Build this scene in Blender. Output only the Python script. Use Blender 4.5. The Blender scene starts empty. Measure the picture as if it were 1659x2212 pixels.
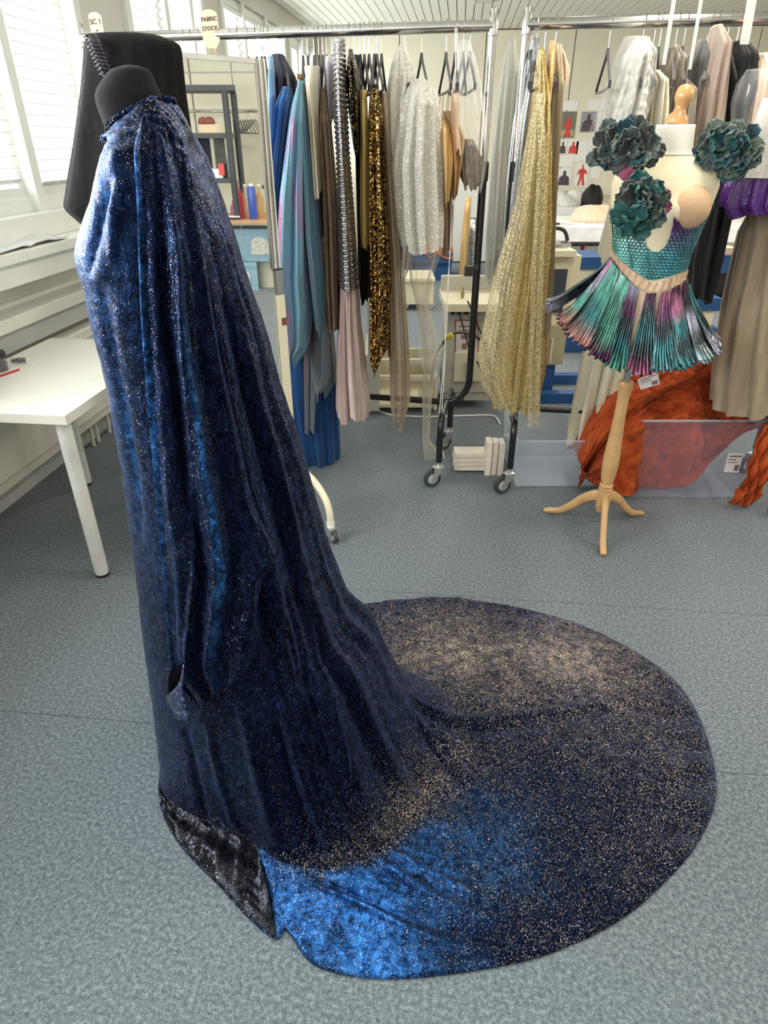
import bpy, bmesh, math, random
import numpy as np
from mathutils import Vector, Matrix

SC = bpy.context.scene
COL = SC.collection
random.seed(7)
RNG = np.random.default_rng(11)

# ------------------------------------------------------------------ camera
F, PITCH, YAW, HC = 1392.0, math.radians(29.8), math.radians(6.0), 1.55
cd = bpy.data.cameras.new('camera'); cam = bpy.data.objects.new('camera', cd); COL.objects.link(cam)
cd.sensor_fit = 'VERTICAL'; cd.sensor_height = 24.0; cd.lens = F / 2212 * 24.0
cd.clip_start = 0.05; cd.clip_end = 200
cam.location = (0, 0, HC); cam.rotation_euler = (math.pi/2 - PITCH, 0, YAW)
SC.camera = cam

# ------------------------------------------------------------------ sky, light, exposure
SC.view_settings.view_transform = 'Standard'; SC.view_settings.look = 'None'
SC.view_settings.gamma = 1.0; SC.view_settings.use_curve_mapping = False
SC.view_settings.exposure = 0.13
SC.cycles.max_bounces = 10; SC.cycles.transparent_max_bounces = 24
SC.cycles.sample_clamp_indirect = 6.0; SC.cycles.use_denoising = True
wd = bpy.data.worlds.new('world'); SC.world = wd; wd.use_nodes = True
wd.node_tree.nodes['Background'].inputs[0].default_value = (0.97, 1.0, 0.98, 1)
wd.node_tree.nodes['Background'].inputs[1].default_value = 2.2

def area(name, loc, rot, sx, sy, power, col):
    l = bpy.data.lights.new(name, 'AREA'); l.shape = 'RECTANGLE'; l.size = sx; l.size_y = sy
    l.energy = power; l.color = col
    o = bpy.data.objects.new(name, l); COL.objects.link(o); o.location = loc; o.rotation_euler = rot
    return o
# daylight outside the long window wall (points into the room, +X)
for i, (y0, y1, p) in enumerate([(-3.3, 0.5, 300), (0.7, 4.25, 330), (4.85, 6.3, 110), (6.75, 9.1, 170), (9.3, 10.9, 110)]):  # first bay, unseen behind the camera, added for light
    area('window_daylight', (-2.85, (y0+y1)/2, 2.1), (0, math.radians(-82), 0), 1.9, y1-y0, p, (0.96, 0.98, 1.0))
# warm lamps set under the ceiling, apart from the unlit housings further down
for (x, y, p) in [(0.9, -1.0, 40), (3.4, -1.0, 40), (0.9, 2.6, 35), (3.4, 2.6, 45), (0.9, 6.6, 60), (3.4, 6.6, 60), (5.2, 4.0, 45)]:
    area('ceiling_area_light', (x, y, 2.84), (0, 0, 0), 0.16, 1.5, p, (1.0, 0.93, 0.80))

# ------------------------------------------------------------------ helpers
CA, SA = math.cos(YAW), math.sin(YAW)
def C2W(xc, yc, z=0.0):
    "camera-ground coordinates (right, forward) -> room coordinates"
    return Vector((xc*CA - yc*SA, xc*SA + yc*CA, z))
def dirv(u, v):
    up = 1106.0 - v; yc = F*math.cos(PITCH) + up*math.sin(PITCH); zc = -F*math.sin(PITCH) + up*math.cos(PITCH)
    return (u-829.5)/yc, zc/yc
def at(u, v, d):
    a, b = dirv(u, v); return C2W(a*d, d, HC + b*d)
def onz(u, v, z):
    a, b = dirv(u, v); d = (z-HC)/b; return C2W(a*d, d, z)
def lerp(a, b, t): return a + (b-a)*t
def interp(pts, x):
    return float(np.interp(x, [p[0] for p in pts], [p[1] for p in pts]))

MATS = {}
def nt_new(name):
    m = bpy.data.materials.new(name); m.use_nodes = True; nt = m.node_tree
    return m, nt, nt.nodes['Principled BSDF'], nt.nodes['Material Output']
def setp(b, **k):
    names = {'color': 'Base Color', 'rough': 'Roughness', 'metal': 'Metallic', 'alpha': 'Alpha', 'spec': 'Specular IOR Level',
             'sheen': 'Sheen Weight', 'trans': 'Transmission Weight', 'ior': 'IOR', 'emis': 'Emission Color', 'estr': 'Emission Strength', 'coat': 'Coat Weight',
             'aniso': 'Anisotropic'}
    for kk, v in k.items():
        b.inputs[names[kk]].default_value = (*v, 1) if isinstance(v, tuple) else v
def ramp(nt, fac, stops):
    r = nt.nodes.new('ShaderNodeValToRGB'); nt.links.new(fac, r.inputs[0])
    e = r.color_ramp.elements
    e[0].position = stops[0][0]; e[0].color = (*stops[0][1], 1); e[1].position = stops[-1][0]; e[1].color = (*stops[-1][1], 1)
    for p, c in stops[1:-1]:
        n = e.new(p); n.color = (*c, 1)
    return r.outputs[0]
def coords(nt, scale=(1, 1, 1)):
    t = nt.nodes.new('ShaderNodeTexCoord'); m = nt.nodes.new('ShaderNodeMapping'); m.inputs['Scale'].default_value = scale
    nt.links.new(t.outputs['Object'], m.inputs[0]); return m.outputs[0]
def noise(nt, vec, scale, detail=3, rough=0.55, dist=0.0):
    n = nt.nodes.new('ShaderNodeTexNoise'); nt.links.new(vec, n.inputs['Vector'])
    n.inputs['Scale'].default_value = scale; n.inputs['Detail'].default_value = detail
    n.inputs['Roughness'].default_value = rough; n.inputs['Distortion'].default_value = dist
    return n.outputs[0]
def vmath(nt, op, a, b=None, s=None):
    n = nt.nodes.new('ShaderNodeVectorMath'); n.operation = op
    for i, x in enumerate((a, b)):
        if x is None: continue
        if isinstance(x, (tuple, list)): n.inputs[i].default_value = x
        else: nt.links.new(x, n.inputs[i])
    if s is not None:
        if isinstance(s, (int, float)): n.inputs['Scale'].default_value = s
        else: nt.links.new(s, n.inputs['Scale'])
    return n.outputs[0]
def fmath(nt, op, a, b=None, clamp=False):
    n = nt.nodes.new('ShaderNodeMath'); n.operation = op; n.use_clamp = clamp
    for i, x in enumerate((a, b)):
        if x is None: continue
        if isinstance(x, (int, float)): n.inputs[i].default_value = x
        else: nt.links.new(x, n.inputs[i])
    return n.outputs[0]
def mixc(nt, fac, a, b):
    n = nt.nodes.new('ShaderNodeMix'); n.data_type = 'RGBA'
    for i, x in ((0, fac), (6, a), (7, b)):
        if isinstance(x, (int, float)): n.inputs[i].default_value = x
        elif isinstance(x, tuple): n.inputs[i].default_value = (*x, 1)
        else: nt.links.new(x, n.inputs[i])
    return n.outputs[2]
def bump(nt, h, bsdf, strength=0.3, dist=0.01, normal=None):
    b = nt.nodes.new('ShaderNodeBump'); b.inputs['Strength'].default_value = strength; b.inputs['Distance'].default_value = dist
    nt.links.new(h, b.inputs['Height'])
    if normal is not None: nt.links.new(normal, b.inputs['Normal'])
    nt.links.new(b.outputs[0], bsdf.inputs['Normal']); return b.outputs[0]

def plain(name, color, rough=0.5, metal=0.0, var=0.12, scale=8.0, bmp=0.0, bscale=60.0, **k):
    if name in MATS: return MATS[name]
    m, nt, b, out = nt_new(name); setp(b, rough=rough, metal=metal, **k)
    v = coords(nt); n = noise(nt, v, scale)
    lo = tuple(c*(1-var) for c in color); hi = tuple(min(1, c*(1+var)) for c in color)
    nt.links.new(ramp(nt, n, [(0.3, lo), (0.7, hi)]), b.inputs['Base Color'])
    if bmp: bump(nt, noise(nt, v, bscale, 4), b, bmp, 0.004)
    MATS[name] = m; return m
def cloth(name, c1, c2=None, rough=0.8, metal=0.0, stretch=8, sheen=0.3, weave=350, bmp=0.35, wr=12, alpha=None, spec=0.3, rampx=None):
    "draped cloth: streaks along the fall, weave and crinkle relief; alpha = share of thread in a sheer cloth"
    if name in MATS: return MATS[name]
    c2 = c2 or tuple(x*0.7 for x in c1)
    m, nt, b, out = nt_new(name); setp(b, rough=rough, metal=metal, sheen=sheen, spec=spec)
    v = coords(nt, (1, 1, 1.0/stretch)); n = noise(nt, v, wr*2.2, 3)
    nt.links.new(ramp(nt, n, rampx or [(0.32, c2), (0.68, c1)]), b.inputs['Base Color'])
    v2 = coords(nt); h1 = noise(nt, v2, wr*3, 4, 0.6, 0.4); h2 = noise(nt, v2, weave, 1)
    h = fmath(nt, 'ADD', h1, fmath(nt, 'MULTIPLY', h2, 0.12))
    bump(nt, h, b, bmp, 0.01)
    if alpha is not None:
        tr = nt.nodes.new('ShaderNodeBsdfTransparent'); mx = nt.nodes.new('ShaderNodeMixShader')
        lw = nt.nodes.new('ShaderNodeLayerWeight'); lw.inputs[0].default_value = 0.35
        f = fmath(nt, 'ADD', fmath(nt, 'MULTIPLY', lw.outputs['Facing'], 0.5), alpha, True)
        nt.links.new(f, mx.inputs[0]); nt.links.new(tr.outputs[0], mx.inputs[1]); nt.links.new(b.outputs[0], mx.inputs[2])
        nt.links.new(mx.outputs[0], out.inputs[0])
    MATS[name] = m; return m
def sequin(name, base, glint, scale=220, metal=0.9, rough=0.3, tilt=0.9, thr=0.72, alpha=None, stretch=1.0, warm=None):
    "cloth carrying many tiny mirror flakes, each leaning its own way"
    if name in MATS: return MATS[name]
    m, nt, b, out = nt_new(name); setp(b, rough=rough, metal=metal)
    v = coords(nt, (1, 1, 1.0/stretch))
    vo = nt.nodes.new('ShaderNodeTexVoronoi'); nt.links.new(v, vo.inputs['Vector']); vo.inputs['Scale'].default_value = scale
    rnd = vo.outputs['Color']
    geo = nt.nodes.new('ShaderNodeNewGeometry')
    off = vmath(nt, 'SCALE', vmath(nt, 'SUBTRACT', rnd, (0.5, 0.5, 0.5)), s=tilt)
    nn = vmath(nt, 'NORMALIZE', vmath(nt, 'ADD', geo.outputs['Normal'], off))
    nt.links.new(nn, b.inputs['Normal'])
    sp = nt.nodes.new('ShaderNodeSeparateColor'); nt.links.new(rnd, sp.inputs[0])
    f = fmath(nt, 'GREATER_THAN', sp.outputs[0], thr)
    c = mixc(nt, f, base, glint)
    if warm:
        c = mixc(nt, fmath(nt, 'GREATER_THAN', sp.outputs[1], 0.82), c, warm)
    nt.links.new(c, b.inputs['Base Color'])
    if alpha is not None:
        tr = nt.nodes.new('ShaderNodeBsdfTransparent'); mx = nt.nodes.new('ShaderNodeMixShader')
        fa = fmath(nt, 'ADD', fmath(nt, 'MULTIPLY', f, 0.5), alpha, True)
        nt.links.new(fa, mx.inputs[0]); nt.links.new(tr.outputs[0], mx.inputs[1]); nt.links.new(b.outputs[0], mx.inputs[2])
        nt.links.new(mx.outputs[0], out.inputs[0])
    MATS[name] = m; return m
def clear(name, tint=(0.95, 0.97, 1.0), body=0.12, rough=0.12, facing=0.5):
    "thin clear or milky plastic: mostly see-through, gloss at grazing angles"
    if name in MATS: return MATS[name]
    m, nt, b, out = nt_new(name); setp(b, color=tint, rough=rough, spec=0.6)
    bump(nt, noise(nt, coords(nt), 18, 3, 0.6, 0.8), b, 0.3, 0.01)
    tr = nt.nodes.new('ShaderNodeBsdfTransparent'); mx = nt.nodes.new('ShaderNodeMixShader')
    lw = nt.nodes.new('ShaderNodeLayerWeight'); lw.inputs[0].default_value = 0.3
    f = fmath(nt, 'ADD', fmath(nt, 'MULTIPLY', lw.outputs['Facing'], facing), body, True)
    nt.links.new(f, mx.inputs[0]); nt.links.new(tr.outputs[0], mx.inputs[1]); nt.links.new(b.outputs[0], mx.inputs[2])
    nt.links.new(mx.outputs[0], out.inputs[0]); MATS[name] = m; return m
def vcolmat(name, rough=0.35, metal=0.5, bmp=0.3, bscale=120, coat=0.3):
    if name in MATS: return MATS[name]
    m, nt, b, out = nt_new(name); setp(b, rough=rough, metal=metal, coat=coat)
    a = nt.nodes.new('ShaderNodeAttribute'); a.attribute_name = 'Col'
    v = coords(nt); n = noise(nt, v, 30, 3)
    c = mixc(nt, n, a.outputs['Color'], (0.5, 0.5, 0.5))
    c2 = vmath(nt, 'MULTIPLY', a.outputs['Color'], ramp(nt, n, [(0.3, (0.6, 0.6, 0.6)), (0.7, (1.3, 1.3, 1.3))]))
    nt.links.new(c2, b.inputs['Base Color'])
    if bmp: bump(nt, noise(nt, v, bscale, 3), b, bmp, 0.003)
    MATS[name] = m; return m

def tag(o, label=None, cat=None, group=None, kind=None):
    if label: o['label'] = label
    if cat: o['category'] = cat
    if group: o['group'] = group
    if kind: o['kind'] = kind
    return o
def thing(name, label, cat, loc, group=None):
    o = bpy.data.objects.new(name, None); COL.objects.link(o); o.location = loc; o.empty_display_size = 0.1
    return tag(o, label, cat, group)
def wpos(o):
    p = Vector((0, 0, 0))
    while o is not None: p = p + o.location; o = o.parent
    return p
def obj(name, verts, faces, mat, parent=None, smooth=True, col=None, attrs=None, local=False, solid=0.0, slots=None):
    "links one mesh object; vertices are given in room coordinates"
    me = bpy.data.meshes.new(name)
    V = np.asarray([tuple(v) for v in verts], dtype=float)
    if local: org = Vector((0, 0, 0))
    elif parent is not None: org = wpos(parent)
    else: org = Vector(((V[:, 0].min()+V[:, 0].max())/2, (V[:, 1].min()+V[:, 1].max())/2, V[:, 2].min()))
    V = V - np.array(org)
    me.from_pydata([tuple(v) for v in V], [], [tuple(int(i) for i in f) for f in faces]); me.update()
    ms = mat if isinstance(mat, (list, tuple)) else [mat]
    for m in ms: me.materials.append(m)
    if slots is not None:
        me.polygons.foreach_set('material_index', slots)
    if smooth: me.polygons.foreach_set('use_smooth', [True]*len(me.polygons))
    if col is not None:
        a = me.color_attributes.new('Col', 'FLOAT_COLOR', 'POINT')
        c = np.ones((len(V), 4)); c[:, :3] = col; a.data.foreach_set('color', c.ravel())
    for k, arr in (attrs or {}).items():
        a = me.attributes.new(k, 'FLOAT', 'POINT'); a.data.foreach_set('value', np.asarray(arr, dtype=float).ravel())
    o = bpy.data.objects.new(name, me); COL.objects.link(o)
    if parent is not None: o.parent = parent
    elif not local: o.location = org
    if solid:
        s = o.modifiers.new('thickness', 'SOLIDIFY'); s.thickness = solid; s.offset = 0
    return o

class G:
    "collects plain shapes into one mesh"
    def __init__(s): s.v = []; s.f = []
    def add(s, v, f):
        n = len(s.v); s.v += [Vector(x) for x in v]; s.f += [tuple(i+n for i in q) for q in f]; return s
    def box(s, x0, x1, y0, y1, z0, z1, bev=0.0):
        if bev:
            bm = bmesh.new(); bmesh.ops.create_cube(bm, size=1)
            for v in bm.verts: v.co = Vector((lerp(x0, x1, v.co.x+.5), lerp(y0, y1, v.co.y+.5), lerp(z0, z1, v.co.z+.5)))
            bmesh.ops.bevel(bm, geom=bm.edges[:], offset=bev, segments=2, affect='EDGES', profile=0.5)
            bm.verts.index_update(); s.add([v.co.copy() for v in bm.verts], [[v.index for v in f.verts] for f in bm.faces]); bm.free(); return s
        return s.add([(x, y, z) for z in (z0, z1) for (x, y) in ((x0, y0), (x1, y0), (x1, y1), (x0, y1))],
                     [(3, 2, 1, 0), (4, 5, 6, 7), (0, 1, 5, 4), (1, 2, 6, 5), (2, 3, 7, 6), (3, 0, 4, 7)])
    def prism(s, pts, z0, z1):
        "vertical prism over a ground polygon"
        n = len(pts)
        area_ = sum(pts[i][0]*pts[(i+1) % n][1]-pts[(i+1) % n][0]*pts[i][1] for i in range(n))
        if area_ < 0: pts = pts[::-1]
        v = [(p[0], p[1], z0) for p in pts] + [(p[0], p[1], z1) for p in pts]
        return s.add(v, [tuple(range(n))[::-1], tuple(range(n, 2*n))] + [(i, (i+1) % n, n+(i+1) % n, n+i) for i in range(n)])
    def tube(s, pts, r, seg=10, cap=True):
        pts = [Vector(p) for p in pts]; rs = r if isinstance(r, (list, tuple)) else [r]*len(pts)
        n = len(pts); t0 = (pts[1]-pts[0]).normalized()
        a = Vector((0, 0, 1)) if abs(t0.z) < 0.9 else Vector((1, 0, 0)); nrm = t0.cross(a).normalized(); V = []
        for i, p in enumerate(pts):
            t = (pts[min(i+1, n-1)]-pts[max(i-1, 0)]).normalized()
            nrm = (nrm - t*nrm.dot(t)).normalized(); bn = t.cross(nrm)
            V += [p + (nrm*math.cos(2*math.pi*k/seg) + bn*math.sin(2*math.pi*k/seg))*rs[i] for k in range(seg)]
        Fs = [(i*seg+k, i*seg+(k+1) % seg, (i+1)*seg+(k+1) % seg, (i+1)*seg+k) for i in range(n-1) for k in range(seg)]
        if cap: Fs += [tuple(range(seg))[::-1], tuple((n-1)*seg+k for k in range(seg))]
        return s.add(V, Fs)
    def lathe(s, prof, c, seg=24, axis='z', tilt=None):
        "profile [(r, h)] around an axis through c"
        c = Vector(c); V = []
        for (r, h) in prof:
            for k in range(seg):
                a = 2*math.pi*k/seg; x, y = r*math.cos(a), r*math.sin(a)
                p = Vector((x, y, h)) if axis == 'z' else (Vector((h, x, y)) if axis == 'x' else Vector((x, h, y)))
                if tilt is not None: p = tilt @ p
                V.append(c+p)
        n = len(prof); fl = axis == 'y'
        Fs = [(i*seg+k, i*seg+(k+1) % seg, (i+1)*seg+(k+1) % seg, (i+1)*seg+k) for i in range(n-1) for k in range(seg)]
        if fl: Fs = [f[::-1] for f in Fs]
        Fs += [tuple(range(seg))[::-1], tuple((n-1)*seg+k for k in range(seg))]
        return s.add(V, Fs)
    def quad(s, a, b, c, d): return s.add([a, b, c, d], [(0, 1, 2, 3)])
    def obj(s, name, mat, parent=None, smooth=False, **k): 
        o = obj(name, s.v, s.f, mat, parent, smooth, **k)
        if smooth == 'auto' or smooth:
            try: o.data.set_sharp_from_angle(angle=math.radians(40))
            except Exception: pass
        return o
def grid_faces(nu, nv, wrap=False):
    Fs = []
    for j in range(nv-1):
        for i in range(nu if wrap else nu-1):
            Fs.append((j*nu+i, j*nu+(i+1) % nu, (j+1)*nu+(i+1) % nu, (j+1)*nu+i))
    return Fs
def catmull(pts, n):
    "smooth curve through points"
    P = np.array([list(p) for p in pts], dtype=float); m = len(P); out = []
    for t in np.linspace(0, m-1, n):
        i = min(int(t), m-2); f = t-i
        p0, p1, p2, p3 = P[max(i-1, 0)], P[i], P[i+1], P[min(i+2, m-1)]
        out.append(0.5*((2*p1)+(-p0+p2)*f+(2*p0-5*p1+4*p2-p3)*f*f+(-p0+3*p1-3*p2+p3)*f**3))
    return [tuple(o) for o in out]
def snoise(x, y, seed=0, octs=4, base=1.0):
    "smooth pseudo-noise of numpy arrays, roughly -1..1"
    r = np.random.default_rng(seed); tot = np.zeros_like(np.asarray(x, dtype=float)); amp = 1.0; s = 0
    for o in range(octs):
        f = base*2**o
        for k in range(4):
            a = r.uniform(0, 2*math.pi); ph = r.uniform(0, 6.28); ff = f*r.uniform(0.7, 1.4)
            tot = tot + amp*np.sin((x*math.cos(a)+y*math.sin(a))*ff+ph + 0.7*np.sin((y*math.cos(a)-x*math.sin(a))*ff*0.6+ph*2))
        s += amp*2.0; amp *= 0.55
    return tot/s
# ------------------------------------------------------------------ room materials
def carpet_mat():
    m, nt, b, out = nt_new('carpet'); setp(b, rough=0.95, spec=0.15, sheen=0.2)
    v = coords(nt); n1 = noise(nt, v, 95, 2, 0.7); n2 = noise(nt, v, 260, 2, 0.7); n3 = noise(nt, v, 1.3, 2)
    f = fmath(nt, 'ADD', fmath(nt, 'MULTIPLY', n1, 0.6), fmath(nt, 'MULTIPLY', n2, 0.4))
    c = ramp(nt, f, [(0.36, (0.048, 0.066, 0.086)), (0.5, (0.112, 0.138, 0.164)), (0.63, (0.235, 0.268, 0.292))])
    c = mixc(nt, fmath(nt, 'MULTIPLY', n3, 0.25), c, (0.20, 0.23, 0.21))
    nt.links.new(c, b.inputs['Base Color']); bump(nt, f, b, 0.5, 0.006); return m
M_carpet = carpet_mat()
M_wall = plain('painted_wall', (0.72, 0.70, 0.64), 0.7, var=0.03, scale=2)
M_grey = plain('shaded_grey_paint', (0.55, 0.55, 0.52), 0.6, var=0.04, scale=3)
M_cream = plain('cream_panel', (0.74, 0.70, 0.55), 0.45, var=0.03, scale=2)
M_white = plain('white_gloss_paint', (0.85, 0.86, 0.82), 0.35, var=0.03, scale=3)
M_sill = plain('white_sill', (0.86, 0.86, 0.80), 0.4, var=0.04, scale=5)
M_dark = plain('dark_void', (0.03, 0.03, 0.028), 0.8, var=0.1)
M_plank = plain('ceiling_plank_paint', (0.70, 0.70, 0.62), 0.5, var=0.03, scale=1.5)
M_chrome = plain('chrome', (0.60, 0.58, 0.56), 0.16, 1.0, var=0.05, scale=20)
M_black = plain('black_paint', (0.012, 0.012, 0.013), 0.28, var=0.2, scale=20)
M_blackm = plain('black_plastic', (0.02, 0.02, 0.02), 0.5, var=0.2, scale=20)
M_glass = clear('window_glass', (1, 1, 1), 0.02, 0.02, 0.25)

X0, X1, Y0, Y1, ZC = -2.14, 6.3, -3.5, 11.0, 2.9
def structure(o): o['kind'] = 'structure'; return o
# floor: broad carpet sheets laid edge to edge, thin recessed joints
fl = thing('floor', None, None, (0, 0, 0)); structure(fl)
G().box(X0, X1, Y0, Y1, -0.06, -0.006).obj('underlay', M_dark, fl)
ys = [Y0, -2.4, -1.15, 0.08, 1.315, 2.06, 3.3, 4.55, 5.8, 7.05, 8.3, 9.6, Y1]
for a, b_ in zip(ys[:-1], ys[1:]):
    G().box(X0, X1, a+0.0012, b_-0.0012, -0.006, 0.0).obj('carpet_sheet', M_carpet, fl)
# ceiling: narrow painted planks with open dark joints
ce = thing('ceiling', None, None, (0, 0, ZC)); structure(ce)
G().box(X0, X1, Y0, Y1, ZC+0.03, ZC+0.08).obj('backing', M_dark, ce)
pk = G().box(-0.0455, 0.0455, Y0, Y1, 0, 0.02).obj('plank', M_plank, None, local=True)
nx = int((X1-X0)/0.1); first = True
for i in range(nx):
    x = X0+0.05+i*0.1
    o = pk if first else pk.copy()
    if not first: COL.objects.link(o)
    first = False; o.parent = ce; o.location = (x, 0, 0)
# back wall made of tall cream panels with dark seams
wb = thing('wall_back', None, None, (0, Y1, 0)); structure(wb)
G().box(X0-0.2, X1+0.1, Y1+0.03, Y1+0.15, 0, ZC+0.1).obj('wall_core', M_dark, wb)
xs = list(np.arange(X0, X1, 1.2)) + [X1]
for a, b_ in zip(xs[:-1], xs[1:]):
    G().box(a+0.006, b_-0.006, Y1, Y1+0.03, 0, ZC-0.012).obj('panel', M_cream, wb)
wr = thing('wall_right', None, None, (X1, 0, 0)); structure(wr)
G().box(X1, X1+0.12, Y0, Y1, 0, ZC+0.1).obj('wall_face', M_cream, wr)
wn = thing('wall_near', None, None, (0, Y0, 0)); structure(wn)
G().box(X0, X1, Y0-0.12, Y0, 0, ZC+0.1).obj('wall_face', M_wall, wn)
# left wall with window openings
wl_ = thing('wall_left', None, None, (X0, 0, 0)); structure(wl_)
ZB, ZT = 1.24, 2.70
WINS = [(-3.2, 0.5), (0.75, 4.22), (4.82, 6.3), (6.75, 9.1), (9.3, 10.85)]  # first opening is out of view, put in to let light in
g = G(); g.box(X0-0.22, X0, Y0, Y1, 0, ZB); g.box(X0-0.22, X0, Y0, Y1, ZT, ZC+0.1)
prev = Y0
for a, b_ in WINS:
    g.box(X0-0.22, X0, prev, a, ZB, ZT); prev = b_
g.box(X0-0.22, X0, prev, Y1, ZB, ZT); g.obj('wall_face', M_wall, wl_)
sill = G().box(X0-0.01, X0+0.21, 0.2, 4.6, 1.085, 1.135, 0.006).obj('window_sill', M_sill, wl_)
G().box(X0-0.01, X0+0.06, 0.2, 4.6, 1.135, ZB+0.005, 0.004).obj('sill_upstand', M_sill, wl_)
G().box(X0, X0+0.17, 0.2, 4.6, 0.985, 1.084, 0.004).obj('sill_fascia', M_sill, wl_)
wi = 0
for (a, b_) in WINS:
    wi += 1
    w = thing('window_%d' % wi, None, None, (X0, (a+b_)/2, ZB)); structure(w)
    g = G(); t = 0.07
    g.box(X0-0.13, X0-0.03, a+t, b_-t, ZB, ZB+t, 0.004); g.box(X0-0.13, X0-0.03, a+t, b_-t, ZT-t, ZT, 0.004)
    g.box(X0-0.13, X0+0.03, a, a+t, ZB, ZT, 0.004); g.box(X0-0.13, X0+0.03, b_-t, b_, ZB, ZT, 0.004)
    g.obj('window_frame', M_white, w)
    nm = {2: [2.0, 3.47], 1: [-2.0, -0.8], 3: [5.55], 4: [7.5, 8.35], 5: [10.1]}[wi]
    ed = [a+t]
    for y in nm:
        G().box(X0-0.12, X0+0.01, y-0.035, y+0.035, ZB+0.002, ZT-0.002, 0.004).obj('mullion', M_white, w); ed += [y-0.035, y+0.035]
    ed.append(b_-t)
    for k in range(0, len(ed), 2):
        y0_, y1_ = ed[k], ed[k+1]
        G().box(X0-0.08, X0-0.074, y0_, y1_, ZB+t, ZT-t).obj('pane', M_glass, w)
        g = G()
        for (p, q) in ((y0_, y0_+0.045), (y1_-0.045, y1_)): g.box(X0-0.1, X0-0.05, p, q, ZB+t, ZT-t)
        g.box(X0-0.1, X0-0.05, y0_+0.045, y1_-0.045, ZB+t, ZB+t+0.045); g.box(X0-0.1, X0-0.05, y0_+0.045, y1_-0.045, ZT-t-0.045, ZT-t)
        g.obj('sash', M_white, w)
# white venetian blinds hanging behind the panes
M_slat = plain('blind_slat', (0.66, 0.68, 0.66), 0.5, var=0.02)
def blind(y0_, y1_, z0, z1, pitch, label, tilt=32):
    w = thing('window_blind', label, 'blind', (X0-0.035, (y0_+y1_)/2, z0), 'white venetian blinds on the window wall')
    n = int((z1-z0)/pitch); c, s_ = math.cos(math.radians(tilt)), math.sin(math.radians(tilt)); hw = 0.024
    G().box(X0-0.055, X0-0.008, y0_, y1_, z1, z1+0.035).obj('head_rail', M_white, w)
    base = None
    for i in range(n):
        z = z0+i*pitch
        if base is None:
            base = G().add([(-hw*c, y0_, -hw*s_), (hw*c, y0_, hw*s_), (hw*c, y1_, hw*s_), (-hw*c, y1_, -hw*s_),
                            (-hw*c, y0_, -hw*s_+0.003), (hw*c, y0_, hw*s_+0.003), (hw*c, y1_, hw*s_+0.003), (-hw*c, y1_, -hw*s_+0.003)],
                           [(0, 1, 2, 3), (7, 6, 5, 4), (0, 4, 5, 1), (1, 5, 6, 2), (2, 6, 7, 3), (3, 7, 4, 0)]).obj('slat', M_slat, None, local=True)
            o = base
        else: o = base.copy(); COL.objects.link(o)
        o.parent = w; o.location = (0, -(y0_+y1_)/2, z-z0)
    for y in (y0_+0.12, y1_-0.12): G().tube([(X0-0.008, y, z0-0.02), (X0-0.008, y, z1)], 0.0016, 5).obj('ladder_cord', M_slat, w)
blind(2.12, 3.38, 1.38, 2.58, 0.05, 'white venetian blind in the left pane of the near window')
blind(3.56, 4.10, 1.36, 2.58, 0.05, 'narrow white venetian blind in the right pane of the near window')
blind(6.9, 9.0, 1.40, 2.58, 0.075, 'white venetian blind in the far window behind the fabric stock sign')
blind(4.95, 5.5, 1.9, 2.58, 0.05, 'raised white venetian blind in the second window')
# heater casing and radiator under the sill
M_trunk = plain('cream_trunking', (0.74, 0.72, 0.63), 0.5, var=0.04, scale=3)
hc = wl_
G().box(X0, X0+0.14, 0.2, 4.6, 0.80, 0.86, 0.004).obj('casing_top', M_trunk, hc)
G().box(X0, X0+0.10, 0.2, 4.6, 0.70, 0.80, 0.003).obj('casing_front', M_grey, hc)
rd = thing('radiator', 'long low cream panel radiator behind the white table', 'radiator', (X0+0.1, 2.3, 0.12))
G().box(X0+0.03, X0+0.12, 0.3, 3.85, 0.14, 0.66, 0.01).obj('radiator_panel', M_trunk, rd)
G().box(X0+0.12, X0+0.128, 0.34, 3.80, 0.60, 0.612).obj('top_ridge', M_grey, rd)
G().box(X0+0.12, X0+0.128, 0.34, 3.80, 0.19, 0.198).obj('bottom_ridge', M_grey, rd)
for k, y in enumerate((3.3, 3.36, 3.5, 3.56)):
    G().tube([(X0+0.07, y, 0.0), (X0+0.07, y, 0.14)], 0.012, 8).obj('pipe', M_trunk, rd)
sk = G().box(X0, X0+0.02, Y0, Y1, 0, 0.10).obj('baseboard_left', M_grey); structure(sk)
sb = G().box(X0, X1, Y1-0.02, Y1, 0, 0.10).obj('baseboard_back', M_grey); structure(sb)
# ceiling light housings
M_diff = plain('ribbed_diffuser', (0.50, 0.50, 0.48), 0.3, var=0.25, scale=60)
M_alu = plain('aluminium_trim', (0.6, 0.6, 0.57), 0.35, 0.7, var=0.05)
for k, (x, y0_, y1_, w_) in enumerate([(0.15, 3.0, 9.0, 'left'), (3.0, 3.0, 9.0, 'right')]):
    L = thing('ceiling_light', 'long ribbed grey ceiling light strip, %s one' % ('above the left clothes rack' if k == 0 else 'above the right clothes rack'), 'ceiling light', (x, (y0_+y1_)/2, 2.86), 'strip lights in the plank ceiling')
    g = G(); g.box(x-0.1, x-0.085, y0_, y1_, 2.872, 2.9); g.box(x+0.085, x+0.1, y0_, y1_, 2.872, 2.9); g.obj('housing', M_alu, L)
    n = int((y1_-y0_)/0.5)
    for i in range(n): G().box(x-0.085, x+0.085, y0_+i*0.5+0.01, y0_+(i+1)*0.5-0.01, 2.878, 2.896, 0.002).obj('diffuser', M_diff, L)
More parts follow.
